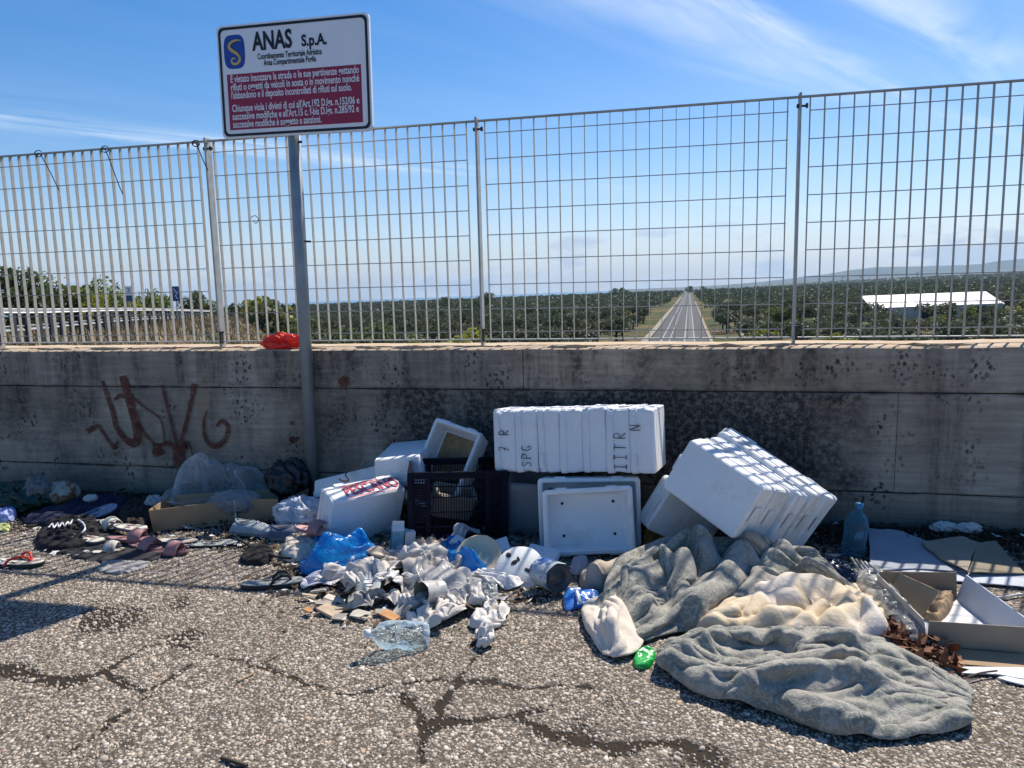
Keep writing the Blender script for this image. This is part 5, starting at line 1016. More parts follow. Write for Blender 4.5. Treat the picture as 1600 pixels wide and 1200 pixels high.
def sneaker(label, px, py, rz, Lh, m_up, m_sole, m_in, z=0.0, tilt=(0, 0)):
    g = gnd(px, py, z); r = thing('sneaker', label, 'shoe', (g.x, g.y, z), (tilt[0], tilt[1], rz), 'stray shoes and slippers'); Wd = Lh*.37; o_ = sole_outline(Lh, Wd)
    lp = lambda s, zz: [(x*s, y*s, zz+.010*max(0, x/Lh-.25)*2) for x, y in o_]
    MB().loops([lp(.97, 0), lp(1.0, .005), lp(1.0, .024), lp(.97, .028)]).obj('sole', m_sole, r, True)
    def sect(u, n_=13):               # arch of the upper across the foot at station u (toe .5, heel -.5)
        hw = max(.012, Wd*.5*(.93-.55*max(0, u-.22)**1.2*2.2-.25*max(0, -u-.30)*2)); top = float(np.interp(u, [-.5, -.44, -.30, -.08, .06, .22, .38, .49], [.045, .078, .070, .072, .064, .052, .044, .030]))
        return [(u*Lh*.985, hw*math.cos(a)*(1 if abs(math.cos(a)) > .2 else 1), .024+(top-.024)*math.sin(a)**.8) for a in np.linspace(0, math.pi, n_)]
    us_ = [-.5, -.46, -.4, -.3, -.2, -.1, 0, .1, .2, .3, .38, .45, .495]; SL = [sect(u) for u in us_]; n_ = 13
    MB().add([v for s_ in SL for v in s_], [(i*n_+k, (i+1)*n_+k, (i+1)*n_+k+1, i*n_+k+1) for i in range(len(SL)-1) for k in range(n_-1)]).obj('upper', m_up, r, True)
    el = [(-.24*Lh+.19*Lh*math.cos(a), Wd*.27*math.sin(a), float(np.interp(-.24+.19*math.cos(a), [-.5, -.44, -.30, -.08, .06], [.045, .078, .070, .072, .064]))-.008*abs(math.sin(a))) for a in np.linspace(0, 2*np.pi, 25)[:-1]]
    MB().loops([[(x, y, z_+.004) for x, y, z_ in el], [(x*.98-.001, y*.9, z_+.003) for x, y, z_ in el]], cap0=False).obj('lining', m_in, r, True); MB().tube([(x, y, z_+.003) for x, y, z_ in el]+[(el[0][0], el[0][1], el[0][2]+.003)], .0035, 6).obj('collar', m_up, r, True)  # black patch on the closed upper paints the shade inside the shoe opening
    for k in range(4): x = Lh*(.0+.05*k); MB().tube(catmull([(x, -Wd*.2, .064-.07*(x/Lh)), (x+.003, 0, .073-.07*(x/Lh)), (x, Wd*.2, .064-.07*(x/Lh))], 4), .0026, 6).obj('lace', pure_w, r, True)
    return r
sh_w = M('sole_white', (.58, .55, .49), .7, .2, 20, col2=(.30, .26, .2), c2s=18); sh_p = M('slipper_pink', (.33, .17, .175), .6, .18, 20); sh_pd = M('slipper_plum', (.13, .065, .075), .6, .2, 20); sh_k = M('rubber_black', (.015, .016, .018), .6, .2, 20); sh_g = M('canvas_grey', (.30, .34, .36), .85, .12, 30, .3, 200); sh_gd = M('fabric_slate', (.10, .12, .18), .85, .2, 30); sh_wk = M('insole_speckled', (.30, .32, .31), .8, .5, 90); sh_b = M('insole_stripe', (.62, .58, .48), .7, .2, 40)
flipflop('white flip-flop with a red strap lying at the left edge', 22, 884, .12, .30, sh_w, sh_k, M('strap_red', (.6, .04, .03), .5), 'thong', th=.022)
flipflop('pale grey patterned sole propped up among the slippers', 148, 806, .9, .24, M('sole_grey_grid', (.30, .32, .40), .7, .4, 120), sh_gd, sh_gd, 'none', z=.03, tilt=(.5, -.2))
flipflop('white slipper with a cream strap beside the black bag', 172, 824, -.5, .215, sh_w, sh_k, sh_b, 'slide', z=.02, tilt=(.15, .0))
flipflop('white striped flip-flop insole at the top of the slipper pile', 204, 828, -.1, .215, sh_b, sh_p, sh_w, 'none', z=.035, tilt=(.12, 0))
flipflop('pink slipper with a hole in the strap, left of the carton', 202, 846, .25, .215, sh_p, sh_pd, sh_p, 'slide', z=.022, tilt=(0, .05))
flipflop('striped cream and plum slipper on the left of the pile', 137, 846, -.12, .215, sh_b, sh_pd, sh_pd, 'none', z=.018, tilt=(.1, .04))
flipflop('long pink slipper lying across the pile front', 226, 858, -.22, .225, sh_p, sh_pd, sh_p, 'slide', z=.006)
flipflop('plum slipper at the right front of the pile', 262, 866, .1, .21, sh_pd, sh_pd, sh_p, 'slide', z=.0)
flipflop('small white and black sandal at the front of the pile', 163, 866, .35, .19, sh_w, sh_k, sh_w, 'slide', z=.0)
flipflop('flat white insole lying before the pile', 190, 866, .05, .12, sh_w, sh_w, sh_w, 'none', th=.008)
flipflop('long worn white sole right of the pink slippers', 275, 848, .08, .23, sh_w, sh_k, sh_w, 'none', z=.01, th=.012)
flipflop('grey-white sole below the carton', 332, 852, .35, .27, sh_wk, sh_k, sh_w, 'none', z=.0, th=.012)
flipflop('black flip-flop with a speckled footbed on open asphalt', 426, 917, .38, .26, sh_wk, sh_k, sh_k, 'thong', th=.022)
sneaker('grey canvas sneaker lying before the carton', 402, 836, -.02, .27, sh_g, M('sole_blue_grey', (.26, .31, .35), .6), black_c)
sneaker('dark blue-grey sneaker right of the grey one', 462, 842, .3, .26, sh_gd, sh_g, black_c)
flipflop('pale pink slipper lying on the white bag left of the boxes', 488, 832, -.25, .22, M('slipper_rose', (.6, .38, .36), .5), sh_p, sh_p, 'slide', z=.085)
# ---- left heap of bags, cloths
def wp(px, py, z=0): return gnd(px, py, z)
sheet('cloth', 'dark navy cloth spread along the foot of the wall', 'cloth', [(35, 818), (85, 798), (150, 780), (205, 786), (190, 806), (140, 816), (90, 824)], .03, navy, 511, .15, 12, .03, rag=.1)
bb = sheet('sports_bag', 'black bag with white scrawled print lying before the navy cloth', 'bag', [(55, 846), (75, 818), (125, 808), (152, 814), (156, 840), (120, 856), (75, 858)], .030, black_c, 516, .1, 14, .035, zpx=.015)
Vq = []; mbq = MB(); bmw = bb.matrix_basis
for (P, wd) in (([(76, 824), (82, 818), (84, 825), (90, 817), (92, 824), (97, 816), (101, 822), (106, 815), (109, 820), (113, 812)], .006), ([(122, 812), (130, 818), (133, 826), (128, 832)], .008)):
    C = catmull([tuple(wp(x, y, .068)) for x, y in P], 4); mbq.tube(C-np.array(bb.location), wd*.6, 5)
mbq.obj('white_print', pure_w, bb)
blob('rusty_bowl', 'battered cream bowl with rust and soot marks at the wall foot', 'bowl', wp(97, 788), (.10, .09, .075), M('bowl_enamel', (.42, .40, .33), .6, .2, 12, .3, 40, col2=(.20, .08, .03), c2s=9, c2t=(.5, .58)), 521, .16, 1.8, .3, .2)
blob('rubbish_bag', 'dark green crumpled bag at the far left by the wall', 'bag', wp(28, 796), (.20, .11, .09), film('bag_green', (.02, .07, .05), .1, .25), 523, .4, 2.4, .2, .3)
blob('plastic_bag', 'pale crumpled bag lying against the dark green bag', 'bag', wp(62, 795), (.07, .07, .10), film('bag_pale', (.32, .36, .36), .25, .25), 525, .4, 2.6, .9, .2)
sheet('plastic_bag', 'light blue crumpled bag at the left edge of the picture', 'bag', [(-10, 818), (0, 803), (15, 799), (27, 806), (20, 815)], .03, M('bag_periwinkle', (.30, .36, .62), .5, .15, 20), 527, .3, 24, .03)
k = catmull([tuple(Vector(wp(50, 772, .03))+Vector((.035*math.cos(a), .0, .05+.045*math.sin(a)))) for a in np.linspace(0, 2*np.pi, 9)], 4)
tag(MB().tube(k, .006, 6).obj('bag_handle', M('handle_grey', (.45, .46, .48), .5)), 'pale plastic ring handle sticking up beside the battered bowl', 'handle')
sheet('yellow_scrap', 'faded yellow scrap at the left edge below the bags', 'scrap', [(-8, 828), (2, 821), (16, 824), (12, 832)], .01, M('scrap_yellow', (.5, .52, .2), .7), 529, .2, 30, .012)
blob('plastic_scrap', 'small white scrap lying on the navy cloth', 'scrap', wp(142, 784, .05), (.035, .02, .02), paper_w, 531, .4, 2.5, .5)
sheet('cloth', 'dark brown rag in the shade between navy cloth and cardboard box', 'cloth', [(185, 812), (200, 792), (235, 786), (245, 800), (232, 822), (205, 826)], .025, M('rag_brown', (.035, .025, .02), .9, .3, 20), 533, .4, 16, .035, rag=.15)
sheet('cloth', 'dark grey rag under the slipper pile', 'cloth', [(90, 862), (120, 840), (190, 836), (260, 848), (290, 862), (240, 876), (160, 880)], .008, M('rag_charcoal', (.035, .034, .036), .9, .3, 20), 535, .1, 18, .014, rag=.15)
sheet('paper_sheet', 'flattened grey paper under the front of the slipper pile', 'paper', [(150, 892), (165, 880), (200, 878), (235, 882), (215, 892), (180, 898)], .004, M('paper_dirty', (.30, .28, .27), .9, .2, 14), 537, .2, 22, .012, rag=.2)
# ---- carton with the clear bag
def panel(Va, Vb, z0, z1, th, lean=(0, 0)):
    Va, Vb = Vector(Va), Vector(Vb); d = (Vb-Va).normalized(); n_ = Vector((d.y, -d.x, 0))*th; V = []
    ln = Vector((lean[0], lean[1], 0))
    for q, s in ((Va, 0), (Vb, 0), (Vb, 1), (Va, 1)): V += [q+n_*s+Vector((0, 0, z0)), q+n_*s+ln+Vector((0, 0, z1))]
    return MB().add(V, [(0, 2, 3, 1), (2, 4, 5, 3), (4, 6, 7, 5), (6, 0, 1, 7), (1, 3, 5, 7), (0, 6, 4, 2)])
cA, cB, cC = wp(240, 832), wp(369, 814), wp(438, 814); cA.z = cB.z = cC.z = 0
bkv = Vector((-.06, .24, 0)); ct = thing('cardboard_box', 'open low cardboard box holding a clear bag left of the pole', 'cardboard box', (cA+cC)/2); co_ = -(cA+cC)/2
hC = .122
for (a, b_, m, nm, z1, ln) in ((cA, cB-Vector((.004, 0, 0)), card, 'front_panel', hC, (-.008, -.012)), (cB+Vector((.012, .0, 0)), cC, card, 'front_panel', hC+.004, (0, -.008)), (cC, cC+Vector((.03, .22, 0)), card, 'side_panel', hC, (.03, 0)), (cC+Vector((.03, .225, 0)), cA+bkv, card, 'back_panel', hC, (0, .02)), (cA+bkv, cA+Vector((0, .005, 0)), card, 'side_panel', hC, (-.015, 0))):
    panel(a+co_, b_+co_, .003, z1, .004, ln).obj(nm, m, ct, bevel=.0008)
o = MB().add([tuple(v+co_+Vector((0, 0, .006))) for v in (cA, cC, cC+Vector((.03, .22, 0)), cA+bkv)], [(0, 1, 2, 3)]).obj('floor_panel', card, ct)
panel(cB+co_+Vector((-.004, -.006, 0)), cB+co_+Vector((.02, -.02, 0)), .004, hC+.006, .003, (.01, -.02)).obj('torn_flap', card_w, ct)
gb = (cA+cC)/2+Vector((-.0, .12, .02))
tag(simsheet('clear_bag', 'clear_bag', poly_c, None, 0, None, 2), 'big crumpled clear plastic bag bulging out of the low cardboard box', 'bag')
blob('bubble_wrap', 'wad of white bubble wrap inside the clear bag', 'wrap', gb+Vector((.03, 0, .02)), (.13, .07, .06), film('bubble', (.5, .53, .56), .3, .12, .9, 120), 545, .3, 3, .2)
blob('plastic_bag', 'small white bag behind the left end of the low cardboard box', 'bag', wp(243, 802), (.05, .04, .05), poly_w, 547, .35, 2.4)
blob('printed_bag', 'white printed plastic bag crumpled left of the foam boxes', 'bag', wp(472, 824), (.13, .10, .085), M('bag_printed', (.48, .52, .58), .5, .1, 12, .3, 30, col2=(.06, .07, .09), c2s=34, c2t=(.66, .70)), 549, .38, 2.2, .3, .2)
blob('rubbish_bag', 'black crumpled bag in the shade behind the cardboard box', 'bag', wp(455, 790), (.12, .09, .13), film('bag_black', (.012, .012, .016), .0, .3), 551, .35, 2.3, .3)
sheet('shoe_cloth', 'cream quilted cloth shoe squashed beside the blue bag', 'cloth', [(440, 868), (450, 846), (476, 832), (500, 836), (498, 858), (470, 872)], .04, M('quilted_cream', (.58, .50, .42), .8, .15, 20, .4, 60), 553, .5, 20, .035, zpx=.02)
sheet('cloth', 'black rag lying before the grey sneaker', 'cloth', [(375, 880), (388, 862), (420, 858), (428, 872), (410, 884)], .02, black_c, 555, .3, 22, .02)
C = catmull([tuple(wp(x, y, z)) for x, y, z in ((366, 836, .03), (378, 846, .02), (400, 858, .015), (425, 868, .03), (450, 872, .02), (475, 872, .01))], 5)
tag(MB().tube(C, .006, 6).obj('belt', sh_k), 'thin black strap curving across the litter towards the blue bag', 'strap')
# ---- blue bags
tag(simsheet('blue_bag', 'blue_bag', poly_bl, None, 0, None, 2), 'bright blue crumpled plastic bag left of the cloth heap', 'bag')
tag(simsheet('blue_bag', 'blue_bag_small', poly_bl, None, 0, None, 2), 'blue plastic bag lying under the beige plate', 'bag')
# ---- milk carton, plate, lids, cans
mk_ = thing('milk_carton', 'blue and white drinks carton standing before the crate', 'carton', wp(619, 858), (.05, .12, .5))
MB().box((0, 0, .05), (.056, .056, .10)).obj('body', M('carton_blue', (.10, .30, .42), .45, .25, 30, col2=(.6, .62, .62), c2s=18), mk_, bevel=.002)
MB().add([(-.028, -.028, .1), (.028, -.028, .1), (.028, .028, .1), (-.028, .028, .1), (-.028, 0, .128), (.028, 0, .128), (-.028, 0, .142), (.028, 0, .142)], [(0, 1, 5, 4), (2, 3, 4, 5), (1, 2, 5), (3, 0, 4), (4, 5, 7, 6)]).obj('gable_top', card_w, mk_)
MB().box((.057, .012, .045), (.05, .05, .09), Matrix.Rotation(.15, 3, 'Z')).obj('side_flap', card_w, mk_)
def disc(name, label, px, py, z, rad, eul, mat, th=.008, rim=True, seed=0, cat='plate', holes=0):
    m = MB(); R = rad; n = 40; r_ = random.Random(seed); wob = [1+r_.uniform(-.012, .012) for _ in range(n)]
    prof = [(.02*R, th*.4), (.62*R, th*.4), (.70*R, th*1.2), (.96*R, th*2.0), (R, th*2.1), (R, th*1.5), (.72*R, th*.3), (.6*R, -th*.2), (.02*R, -th*.2)] if rim else [(.02*R, th), (.97*R, th), (R, th*.7), (R, .0), (.02*R, 0)]
    m.lathe(prof, n, noise=lambda i, k: wob[k]-1); o = m.obj(name, mat, None, True); g = wp(px, py, z); place(o, g, eul); tag(o, label, cat)
    for k in range(holes):
        a = r_.uniform(0, 6.28); q = r_.uniform(.3, .85)*R; h = blob('burn_hole', None, None, (q*math.cos(a), q*math.sin(a), th+.0006), (r_.uniform(.006, .018), r_.uniform(.004, .009), .0008), sh_k, seed+k, .5, 2); h.parent = o; h.rotation_euler = (0, 0, r_.uniform(0, 3))
    return o
disc('plate', 'beige plastic plate leaning on the blue bag', 748, 872, .045, .105, (.75, -.2, .2), M('plate_beige', (.55, .46, .33), .5, .1, 12), seed=3)
disc('foam_lid', 'round white foam lid with burn holes before the boxes', 812, 890, .045, .105, (.72, .12, -.15), foam_dirty, .012, False, 11, 'lid', 4)
def can(name, label, px, py, z, R, H, eul, mat, lidm, open_=False, cat='can'):
    g = wp(px, py, z); r = thing(name, label, cat, g, eul); m = MB(); dn = lambda i, k: .03*math.sin(k*1.7+i)+.02*math.sin(k*.6)
    m.lathe([(R*.97, 0), (R*1.02, .003), (R, .008), (R, H*.33), (R*.985, H*.36), (R, H*.39), (R, H-.008), (R*1.03, H-.004), (R*1.0, H)], 28, noise=dn); m.obj('body', mat, r, True)
    if open_: MB().lathe([(R*.97, H-.001), (R*.94, H*.6), (R*.93, .01), (.001, .008)], 28, noise=dn).obj('inside', M('can_inside', (.25, .22, .18), .5, .3, 20), r, True)
    else: MB().lathe([(R*.98, H-.002), (R*.9, H-.004), (R*.88, H-.010), (R*.5, H-.010), (R*.48, H-.008), (.001, H-.008)], 28).obj('lid', lidm, r, True)
    return r
can('tin_can', 'open white tin can lying on its side in the cloth heap', 688, 922, .075, .042, .10, (1.35, 0, -.5), M('can_white', (.55, .54, .52), .4, .15, 20, metal=.2, col2=(.35, .33, .3), c2s=18), galv, True)
can('paint_tin', 'blue and white paint tin lying on its side below the open foam box', 846, 893, .060, .060, .13, (1.45, 0, .75), M('tin_label', (.40, .47, .52), .4, .15, 12, col2=(.03, .10, .32), c2s=11, c2t=(.48, .52)), M('tin_lid', (.10, .09, .075), .45, .3, 20, metal=.5))
# ---- foam slabs behind the plate
for (px, py, z, d, e, lab, sd_) in ((768, 858, .05, (.16, .09, .02), (.35, -.2, .3), 'broken white foam slab lying before the crate', 1), (800, 862, .03, (.26, .05, .022), (.3, .1, -.25), 'long thin foam strip below the grey tub', 2), (848, 866, .03, (.16, .07, .02), (.4, .05, -.3), 'foam slab edge beside the open foam box', 3), (716, 846, .065, (.06, .05, .03), (.4, .7, .3), 'small white foam corner standing by the blue bag', 4)):
    m = MB().box((0, 0, 0), d); rr = random.Random(sd_); m.v = [tuple(Vector(v)+Vector((rr.uniform(-.012, .012), rr.uniform(-.010, .010), rr.uniform(-.004, .004)))) for v in m.v]
    tag(place(m.obj('foam_slab', foam, bevel=.003), wp(px, py, z), e), lab, 'foam piece')
# ---- crumpled clear bottle
bt = thing('plastic_bottle', 'crumpled clear plastic bottle lying alone on the asphalt', 'bottle', wp(628, 992, .05), (1.3, .2, -.95))
rb = random.Random(9); ph9 = [rb.uniform(0, 6.28) for _ in range(6)]
dent = lambda i, k: .14*math.sin(k*2*math.pi/32*3+ph9[i % 6])+.07*math.sin(k*2*math.pi/32*7+i)
MB().lathe([(.004, -.09), (.034, -.092), (.044, -.082), (.045, -.05), (.041, -.042), (.045, -.034), (.045, .0), (.041, .006), (.045, .014), (.044, .05), (.034, .08), (.018, .10), (.013, .106), (.013, .125)], 32, noise=dent).obj('body', pet, bt, True)
MB().lathe([(.0155, .118), (.0155, .134), (.001, .135)], 16).obj('cap', pure_w, bt, True)
# ---- packet, green plastic
pk = sheet('wipes_packet', 'blue and white plastic packet lying left of the quilt', 'packet', [(884, 948), (880, 926), (890, 917), (930, 919), (936, 932), (930, 942), (905, 944)], .028, M('packet_blue', (.03, .17, .55), .3, .1, 30, .3, 40, spec=.7), 571, .3, 16, .014, zpx=.02)
C = catmull([tuple(Vector(wp(x, y, .034+z))-Vector(pk.location)) for x, y, z in ((900, 921, .004), (903, 930, .012), (906, 942, 0))], 4); MB().tube(C, .008, 6).obj('white_band', pure_w, pk)
sheet('green_scrap', 'bright green plastic scrap at the edge of the quilt', 'scrap', [(990, 1042), (993, 1026), (1012, 1018), (1024, 1024), (1018, 1042), (1003, 1048)], .016, M('plastic_green', (.01, .34, .06), .3, .1, 20, spec=.6), 575, .6, 16, .014)
sheet('paper_sheet', 'ochre paper crumpled under the leaning foam stack', 'paper', [(1005, 850), (1012, 825), (1032, 812), (1048, 826), (1044, 848)], .05, M('paper_ochre', (.35, .22, .06), .8, .25, 12), 577, .9, 16, .04, zpx=.02)
sheet('paper_wad', 'small pink and white paper wad by the paint tin', 'paper', [(890, 895), (898, 880), (915, 876), (920, 888), (905, 900)], .03, M('paper_pinkish', (.5, .42, .42), .8, .2, 20), 579, .4, 24, .02)
# ---- chips and tiles at the front of the heap
tile_m = [M('chip_buff', (.46, .36, .25), .8, .2, 30), M('chip_orange', (.48, .24, .10), .8, .2, 30), M('chip_cream', (.58, .52, .43), .8, .2, 30), M('chip_grey', (.34, .30, .26), .85, .2, 30)]
rt = random.Random(31)
CH = [(484, 938, .055, 0, 'ribbed buff chip at the left end of the heap'), (482, 962, .04, 1, 'orange tile chip lowest on the left'), (510, 950, .075, 3, 'grey-brown card strip in the left of the heap'), (525, 944, .08, 2, 'cream card strip above the brown ones'), (515, 960, .085, 0, 'buff card strip lying flat at the left front'), (538, 955, .07, 0, 'short buff card strip beside the curved grey cloth'), (548, 928, .04, 1, 'orange chip below the lilac bundle'), (585, 930, .07, 1, 'orange tile piece under the blue-grey rag'), (562, 967, .075, 2, 'pale square card at the heap front'), (610, 972, .075, 1, 'orange-brown card left of the clear bottle'), (640, 958, .05, 0, 'buff chip right of the curved grey cloth'), (780, 975, .05, 2, 'white and blue plastic chip right of the heap'), (660, 940, .06, 3, 'grey chip between the long cloth and the tin can'), (600, 962, .06, 3, 'dark card sliver at the heap front'), (530, 970, .05, 3, 'thin grey sliver on the asphalt left of the heap'), (500, 930, .06, 2, 'cream sliver below the lilac bundle')]
for (px, py, s, k, lab) in CH:
    m = MB().box((0, 0, 0), (s, s*rt.uniform(.4, .75), rt.uniform(.006, .016))); m.v = [tuple(Vector(v)+Vector((rt.uniform(-.006, .006), rt.uniform(-.006, .006), rt.uniform(-.001, .001)))) for v in m.v]
    tag(place(m.obj('card_chip', tile_m[k], bevel=.0012), wp(px, py, 0)+Vector((0, 0, .014+rt.uniform(0, .012))), (rt.uniform(-.25, .25), rt.uniform(-.25, .25), rt.uniform(-.6, .6))), lab, 'chip', 'chips and card strips of the heap')
# ---- right side: cardboard
z10 = .105
R_ = [wp(1376, 896, z10), wp(1497, 897, z10), wp(1606, 978, z10), wp(1450, 968, z10)]; Rg = [Vector((p.x, p.y, 0)) for p in R_]; rc = sum(Rg, Vector())/4
rb_ = thing('cardboard_box', 'open cardboard box with pale inside lying at the right edge', 'cardboard box', rc); Rg = [p-rc for p in Rg]
card_lt = M('cardboard_pale', (.46, .44, .42), .8, .1, 9, .1, 60)
for (i, j, m, nm, ln) in ((0, 3, card_lt, 'side_panel', (-.015, 0)), (3, 2, card_in, 'front_panel', (0, -.012)), (2, 1, card_w, 'side_panel', (.03, 0)), (1, 0, card, 'back_panel', (0, .02))):
    panel(Rg[i], Rg[j], .003, z10, -.004, ln).obj(nm, m, rb_, bevel=.0008)
MB().add([tuple(p+Vector((0, 0, .006))) for p in Rg[::-1]], [(0, 1, 2, 3)]).obj('floor_panel', card_w, rb_)
f0, f1 = Rg[3]+Vector((.0, -.014, 0)), Rg[2]+Vector((0, -.014, 0)); MB().add([tuple(f0+Vector((0, 0, .018))), tuple(f1+Vector((0, 0, .014))), tuple(f1+Vector((.0, -.085, .005))), tuple(f0+Vector((.012, -.085, .008)))]+[tuple(f0+Vector((0, 0, .014))), tuple(f1+Vector((0, 0, .010))), tuple(f1+Vector((.0, -.085, .001))), tuple(f0+Vector((.012, -.085, .004)))], [(0, 3, 2, 1), (0, 1, 5, 4), (2, 3, 7, 6), (3, 0, 4, 7), (4, 5, 6, 7)]).obj('front_flap', card, rb_)
o = panel(Rg[0]+Vector((.01, -.02, 0)), Rg[0]+Vector((.10, -.17, 0)), .01, z10+.005, .003, (.06, .02)).obj('inner_flap', card, rb_)
sheet('brown_paper', 'crumpled brown wrapping paper inside the cardboard box at right', 'paper', [(1400, 915), (1480, 910), (1490, 935), (1470, 962), (1445, 958)], .03, card, 581, .6, 12, .035, zpx=.03)
def flatcard(label, poly, zs, m, seed, name='cardboard_sheet', cat='cardboard'):
    P = [wp(x, y, z) for (x, y), z in zip(poly, zs)]; c = sum(P, Vector())/len(P); n_ = len(P); rr = random.Random(seed); edge = []
    for i in range(n_):
        for k in range(4): edge.append(P[i].lerp(P[(i+1) % n_], k/4)+Vector((rr.uniform(-.004, .004), rr.uniform(-.004, .004), rr.uniform(0, .004))))
    V = [tuple(e-c) for e in edge]+[tuple(e-c-Vector((0, 0, .004))) for e in edge]; N_ = len(edge)
    o = MB().add(V, [tuple(range(N_)), tuple(range(N_, 2*N_))[::-1]]+[(k, N_+k, N_+(k+1) % N_, (k+1) % N_) for k in range(N_)]).obj(name, m); o.location = c; return tag(o, label, cat)
flatcard('white card sheet with dark print lying lowest at right', [(1372, 905), (1362, 878), (1450, 880), (1620, 902), (1620, 920), (1500, 908)], [.012, .012, .02, .02, .012, .012], M('printed_card', (.42, .46, .52), .7, .1, 8, col2=(.07, .08, .10), c2s=20, c2t=(.68, .71)), 591)
flatcard('large grey-blue card sheet leaning at the wall foot on the right', [(1362, 892), (1356, 826), (1400, 828), (1440, 842), (1520, 880), (1508, 894), (1430, 888)], [.022, .06, .06, .05, .03, .022, .022], M('card_bluegrey', (.30, .33, .37), .8, .1, 8), 593)
flatcard('brown card flap lying over the grey-blue sheet', [(1438, 846), (1505, 838), (1528, 848), (1510, 892), (1462, 868)], [.06, .07, .065, .04, .045], card_in, 595)
flatcard('brown card sheet beside the flap, at the right edge', [(1529, 848), (1556, 846), (1602, 896), (1512, 894)], [.068, .06, .03, .035], M('card_olive', (.25, .21, .15), .85, .1, 8), 597)
flatcard('white board lying under the cardboard box at the right edge', [(1478, 1052), (1482, 1042), (1620, 1044), (1620, 1066), (1560, 1054)], [.010]*5, card_w, 599, 'white_board', 'board')
flatcard('thin white strip at the bottom of the right edge', [(1560, 1060), (1575, 1056), (1625, 1068), (1620, 1078)], [.008]*4, card_w, 601, 'white_strip', 'strip')
# blue water bottle by the wall
wb_ = thing('water_bottle', 'pale blue plastic bottle standing at the wall foot on the right', 'bottle', wp(1332, 868), (.03, .08, .3))
MB().lathe([(.004, .002), (.044, 0), (.05, .01), (.05, .05), (.046, .058), (.05, .066), (.05, .11), (.046, .118), (.05, .126), (.05, .15), (.040, .185), (.018, .21), (.014, .215), (.014, .235)], 28, noise=lambda i, k: .06*math.sin(k*.9+i*1.3)).obj('body', pet_b, wb_, True)
MB().lathe([(.017, .225), (.017, .245), (.001, .246)], 16).obj('cap', M('cap_blue', (.05, .2, .4), .4), wb_, True)
# clear wrapping and bundle of white tubes
sheet('plastic_sheet', 'clear plastic sheet tucked between quilt and cardboard box', 'plastic sheet', [(1335, 905), (1345, 890), (1370, 885), (1395, 925), (1435, 975), (1455, 1010), (1430, 1012), (1395, 985), (1360, 940)], .05, film('sheet_clear', (.62, .63, .62), .5, .12, .8, 40), 611, -.9, 14, .04, zpx=.03)
for k in range(5):
    a = wp(1330+k*7, 872+k*2, .075); b_ = wp(1348+k*9, 900+k*2, .03); tag(MB().tube([a, a.lerp(b_, .5)+Vector((0, 0, .004)), b_], .006, 8).obj('plastic_tube', sh_w), ['leftmost white plastic tube of the fan beside the quilt', 'second white tube from the left in the fan', 'middle white tube of the fan by the quilt', 'fourth white tube of the fan', 'rightmost white tube of the fan, next to the cardboard box'][k], 'tube', 'white plastic tubes behind the quilt')
sheet('blue_plastic', 'dark blue glossy plastic behind the quilt', 'plastic', [(1272, 892), (1285, 880), (1320, 886), (1345, 908), (1320, 915), (1290, 905)], .03, film('plastic_navy', (.01, .03, .08), .05, .15), 613, -.4, 20, .03, zpx=.02)
C = catmull([tuple(wp(x, y, .012)) for x, y in ((1532, 918), (1545, 930), (1562, 934), (1585, 930), (1605, 928))], 5)
tag(MB().tube(C, .005, 6).obj('white_cable', sh_w), 'white cable curling on the gravel right of the cardboard box', 'cable')
C = catmull([tuple(wp(x, y, .02)) for x, y in ((1500, 1062), (1530, 1052), (1558, 1048))], 5); tag(MB().tube(C, [.003]*len(C), 5).obj('twig', bark), 'dry twig across the white board at right', 'twig')
tag(MB().tube([tuple(wp(346, 1184, .006)), tuple(wp(366, 1190, .010)), tuple(wp(386, 1197, .006))], .006, 6).obj('twig', bark), 'short dark twig at the bottom edge of the picture', 'twig')
tag(MB().tube([tuple(wp(372, 1064, .005)), tuple(wp(385, 1058, .007)), tuple(wp(397, 1051, .005))], .003, 6).obj('twig', M('straw', (.35, .27, .15), .8)), 'pale straw on the asphalt left of centre', 'twig')
for (px, py, lab, sd_) in ((1475, 832, 'white scrap against the wall behind the card sheets', 1), (1512, 834, 'second pale scrap at the wall foot on the right', 2), (1432, 700, None, 3)):
    if lab: blob('paper_scrap', lab, 'scrap', wp(px, py), (.06, .025, .025), paper_w, 620+sd_, .4, 2.6, .2)
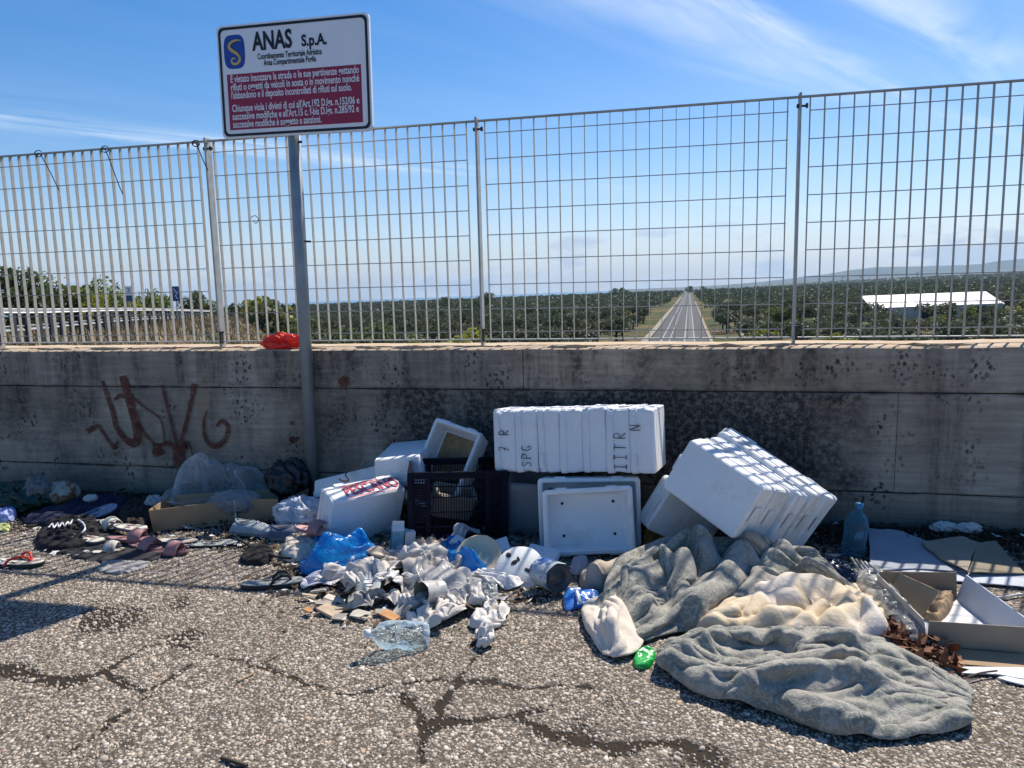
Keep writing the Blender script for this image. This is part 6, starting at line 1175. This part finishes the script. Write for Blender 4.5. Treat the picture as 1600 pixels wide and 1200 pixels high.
# ---- scattered small litter and leaf debris (too many to count)
def scatter(name, label, n, region, size, mat, seed, flat_=.25, cat='litter', zj=.012):
    r = np.random.default_rng(seed); P = []
    while len(P) < n:
        px, py = region(r); P.append(tuple(gnd(px, py)))
    P = np.array(P); a = r.normal(0, 1, (n, 3)); a[:, 2] *= flat_; a /= np.linalg.norm(a, axis=1)[:, None]; b_ = np.cross(a, np.array([0, 0, 1])+r.normal(0, flat_, (n, 3))); b_ /= np.linalg.norm(b_, axis=1)[:, None]
    s = size*np.exp(r.normal(0, .5, (n, 1))); P[:, 2] = np.abs(r.normal(0, zj, n))+s[:, 0]*.3; up = np.cross(a, b_)*s*.25
    V = np.stack([P-a*s, P+b_*s*.45+up, P+a*s, P-b_*s*.45+up*r.uniform(-1, 1, (n, 1))], 1).reshape(-1, 3); o = npmesh(name, V, np.arange(4*n).reshape(-1, 4), mat); return tag(o, label, cat, kind='stuff')
scatter('leaf_litter', 'dark leaf litter and soil crumbs along the foot of the wall', 9000, lambda r: (r.uniform(-40, 1640), 0) and (lambda x: (x, 765+x*.042+abs(r.normal(0, 26))))(r.uniform(-40, 1640)), .010, M('litter_dark', (.05, .035, .022), .9, .5, 60), 701)
scatter('rust_leaves', 'reddish brown shredded leaves spilling between quilt and cardboard box', 1500, lambda r: (lambda t_: (1385+t_*95+r.normal(0, 12), 998+t_*58+r.normal(0, 9)))(r.uniform(0, 1)), .012, M('leaf_rust', (.16, .065, .03), .8, .5, 40), 703, .6, zj=.022)
scatter('heap_litter', 'brown crumbs and leaf bits strewn around the cloth heap', 1800, lambda r: (r.normal(640, 120), r.normal(895, 38)), .009, M('litter_brown', (.09, .055, .03), .9, .6, 60), 705)
scatter('paper_bits', 'tiny white paper and plastic bits strewn through the litter', 420, lambda r: ((r.normal(640, 110), r.normal(905, 36)) if r.uniform() < .5 else (r.uniform(0, 480), r.normal(852, 22))), .010, paper_w, 707)
scatter('wall_bits', 'pale scraps lying in the soil along the wall', 160, lambda r: (lambda x: (x, 775+x*.042+abs(r.normal(0, 22))))(r.uniform(0, 1600)), .012, paper_w, 709)
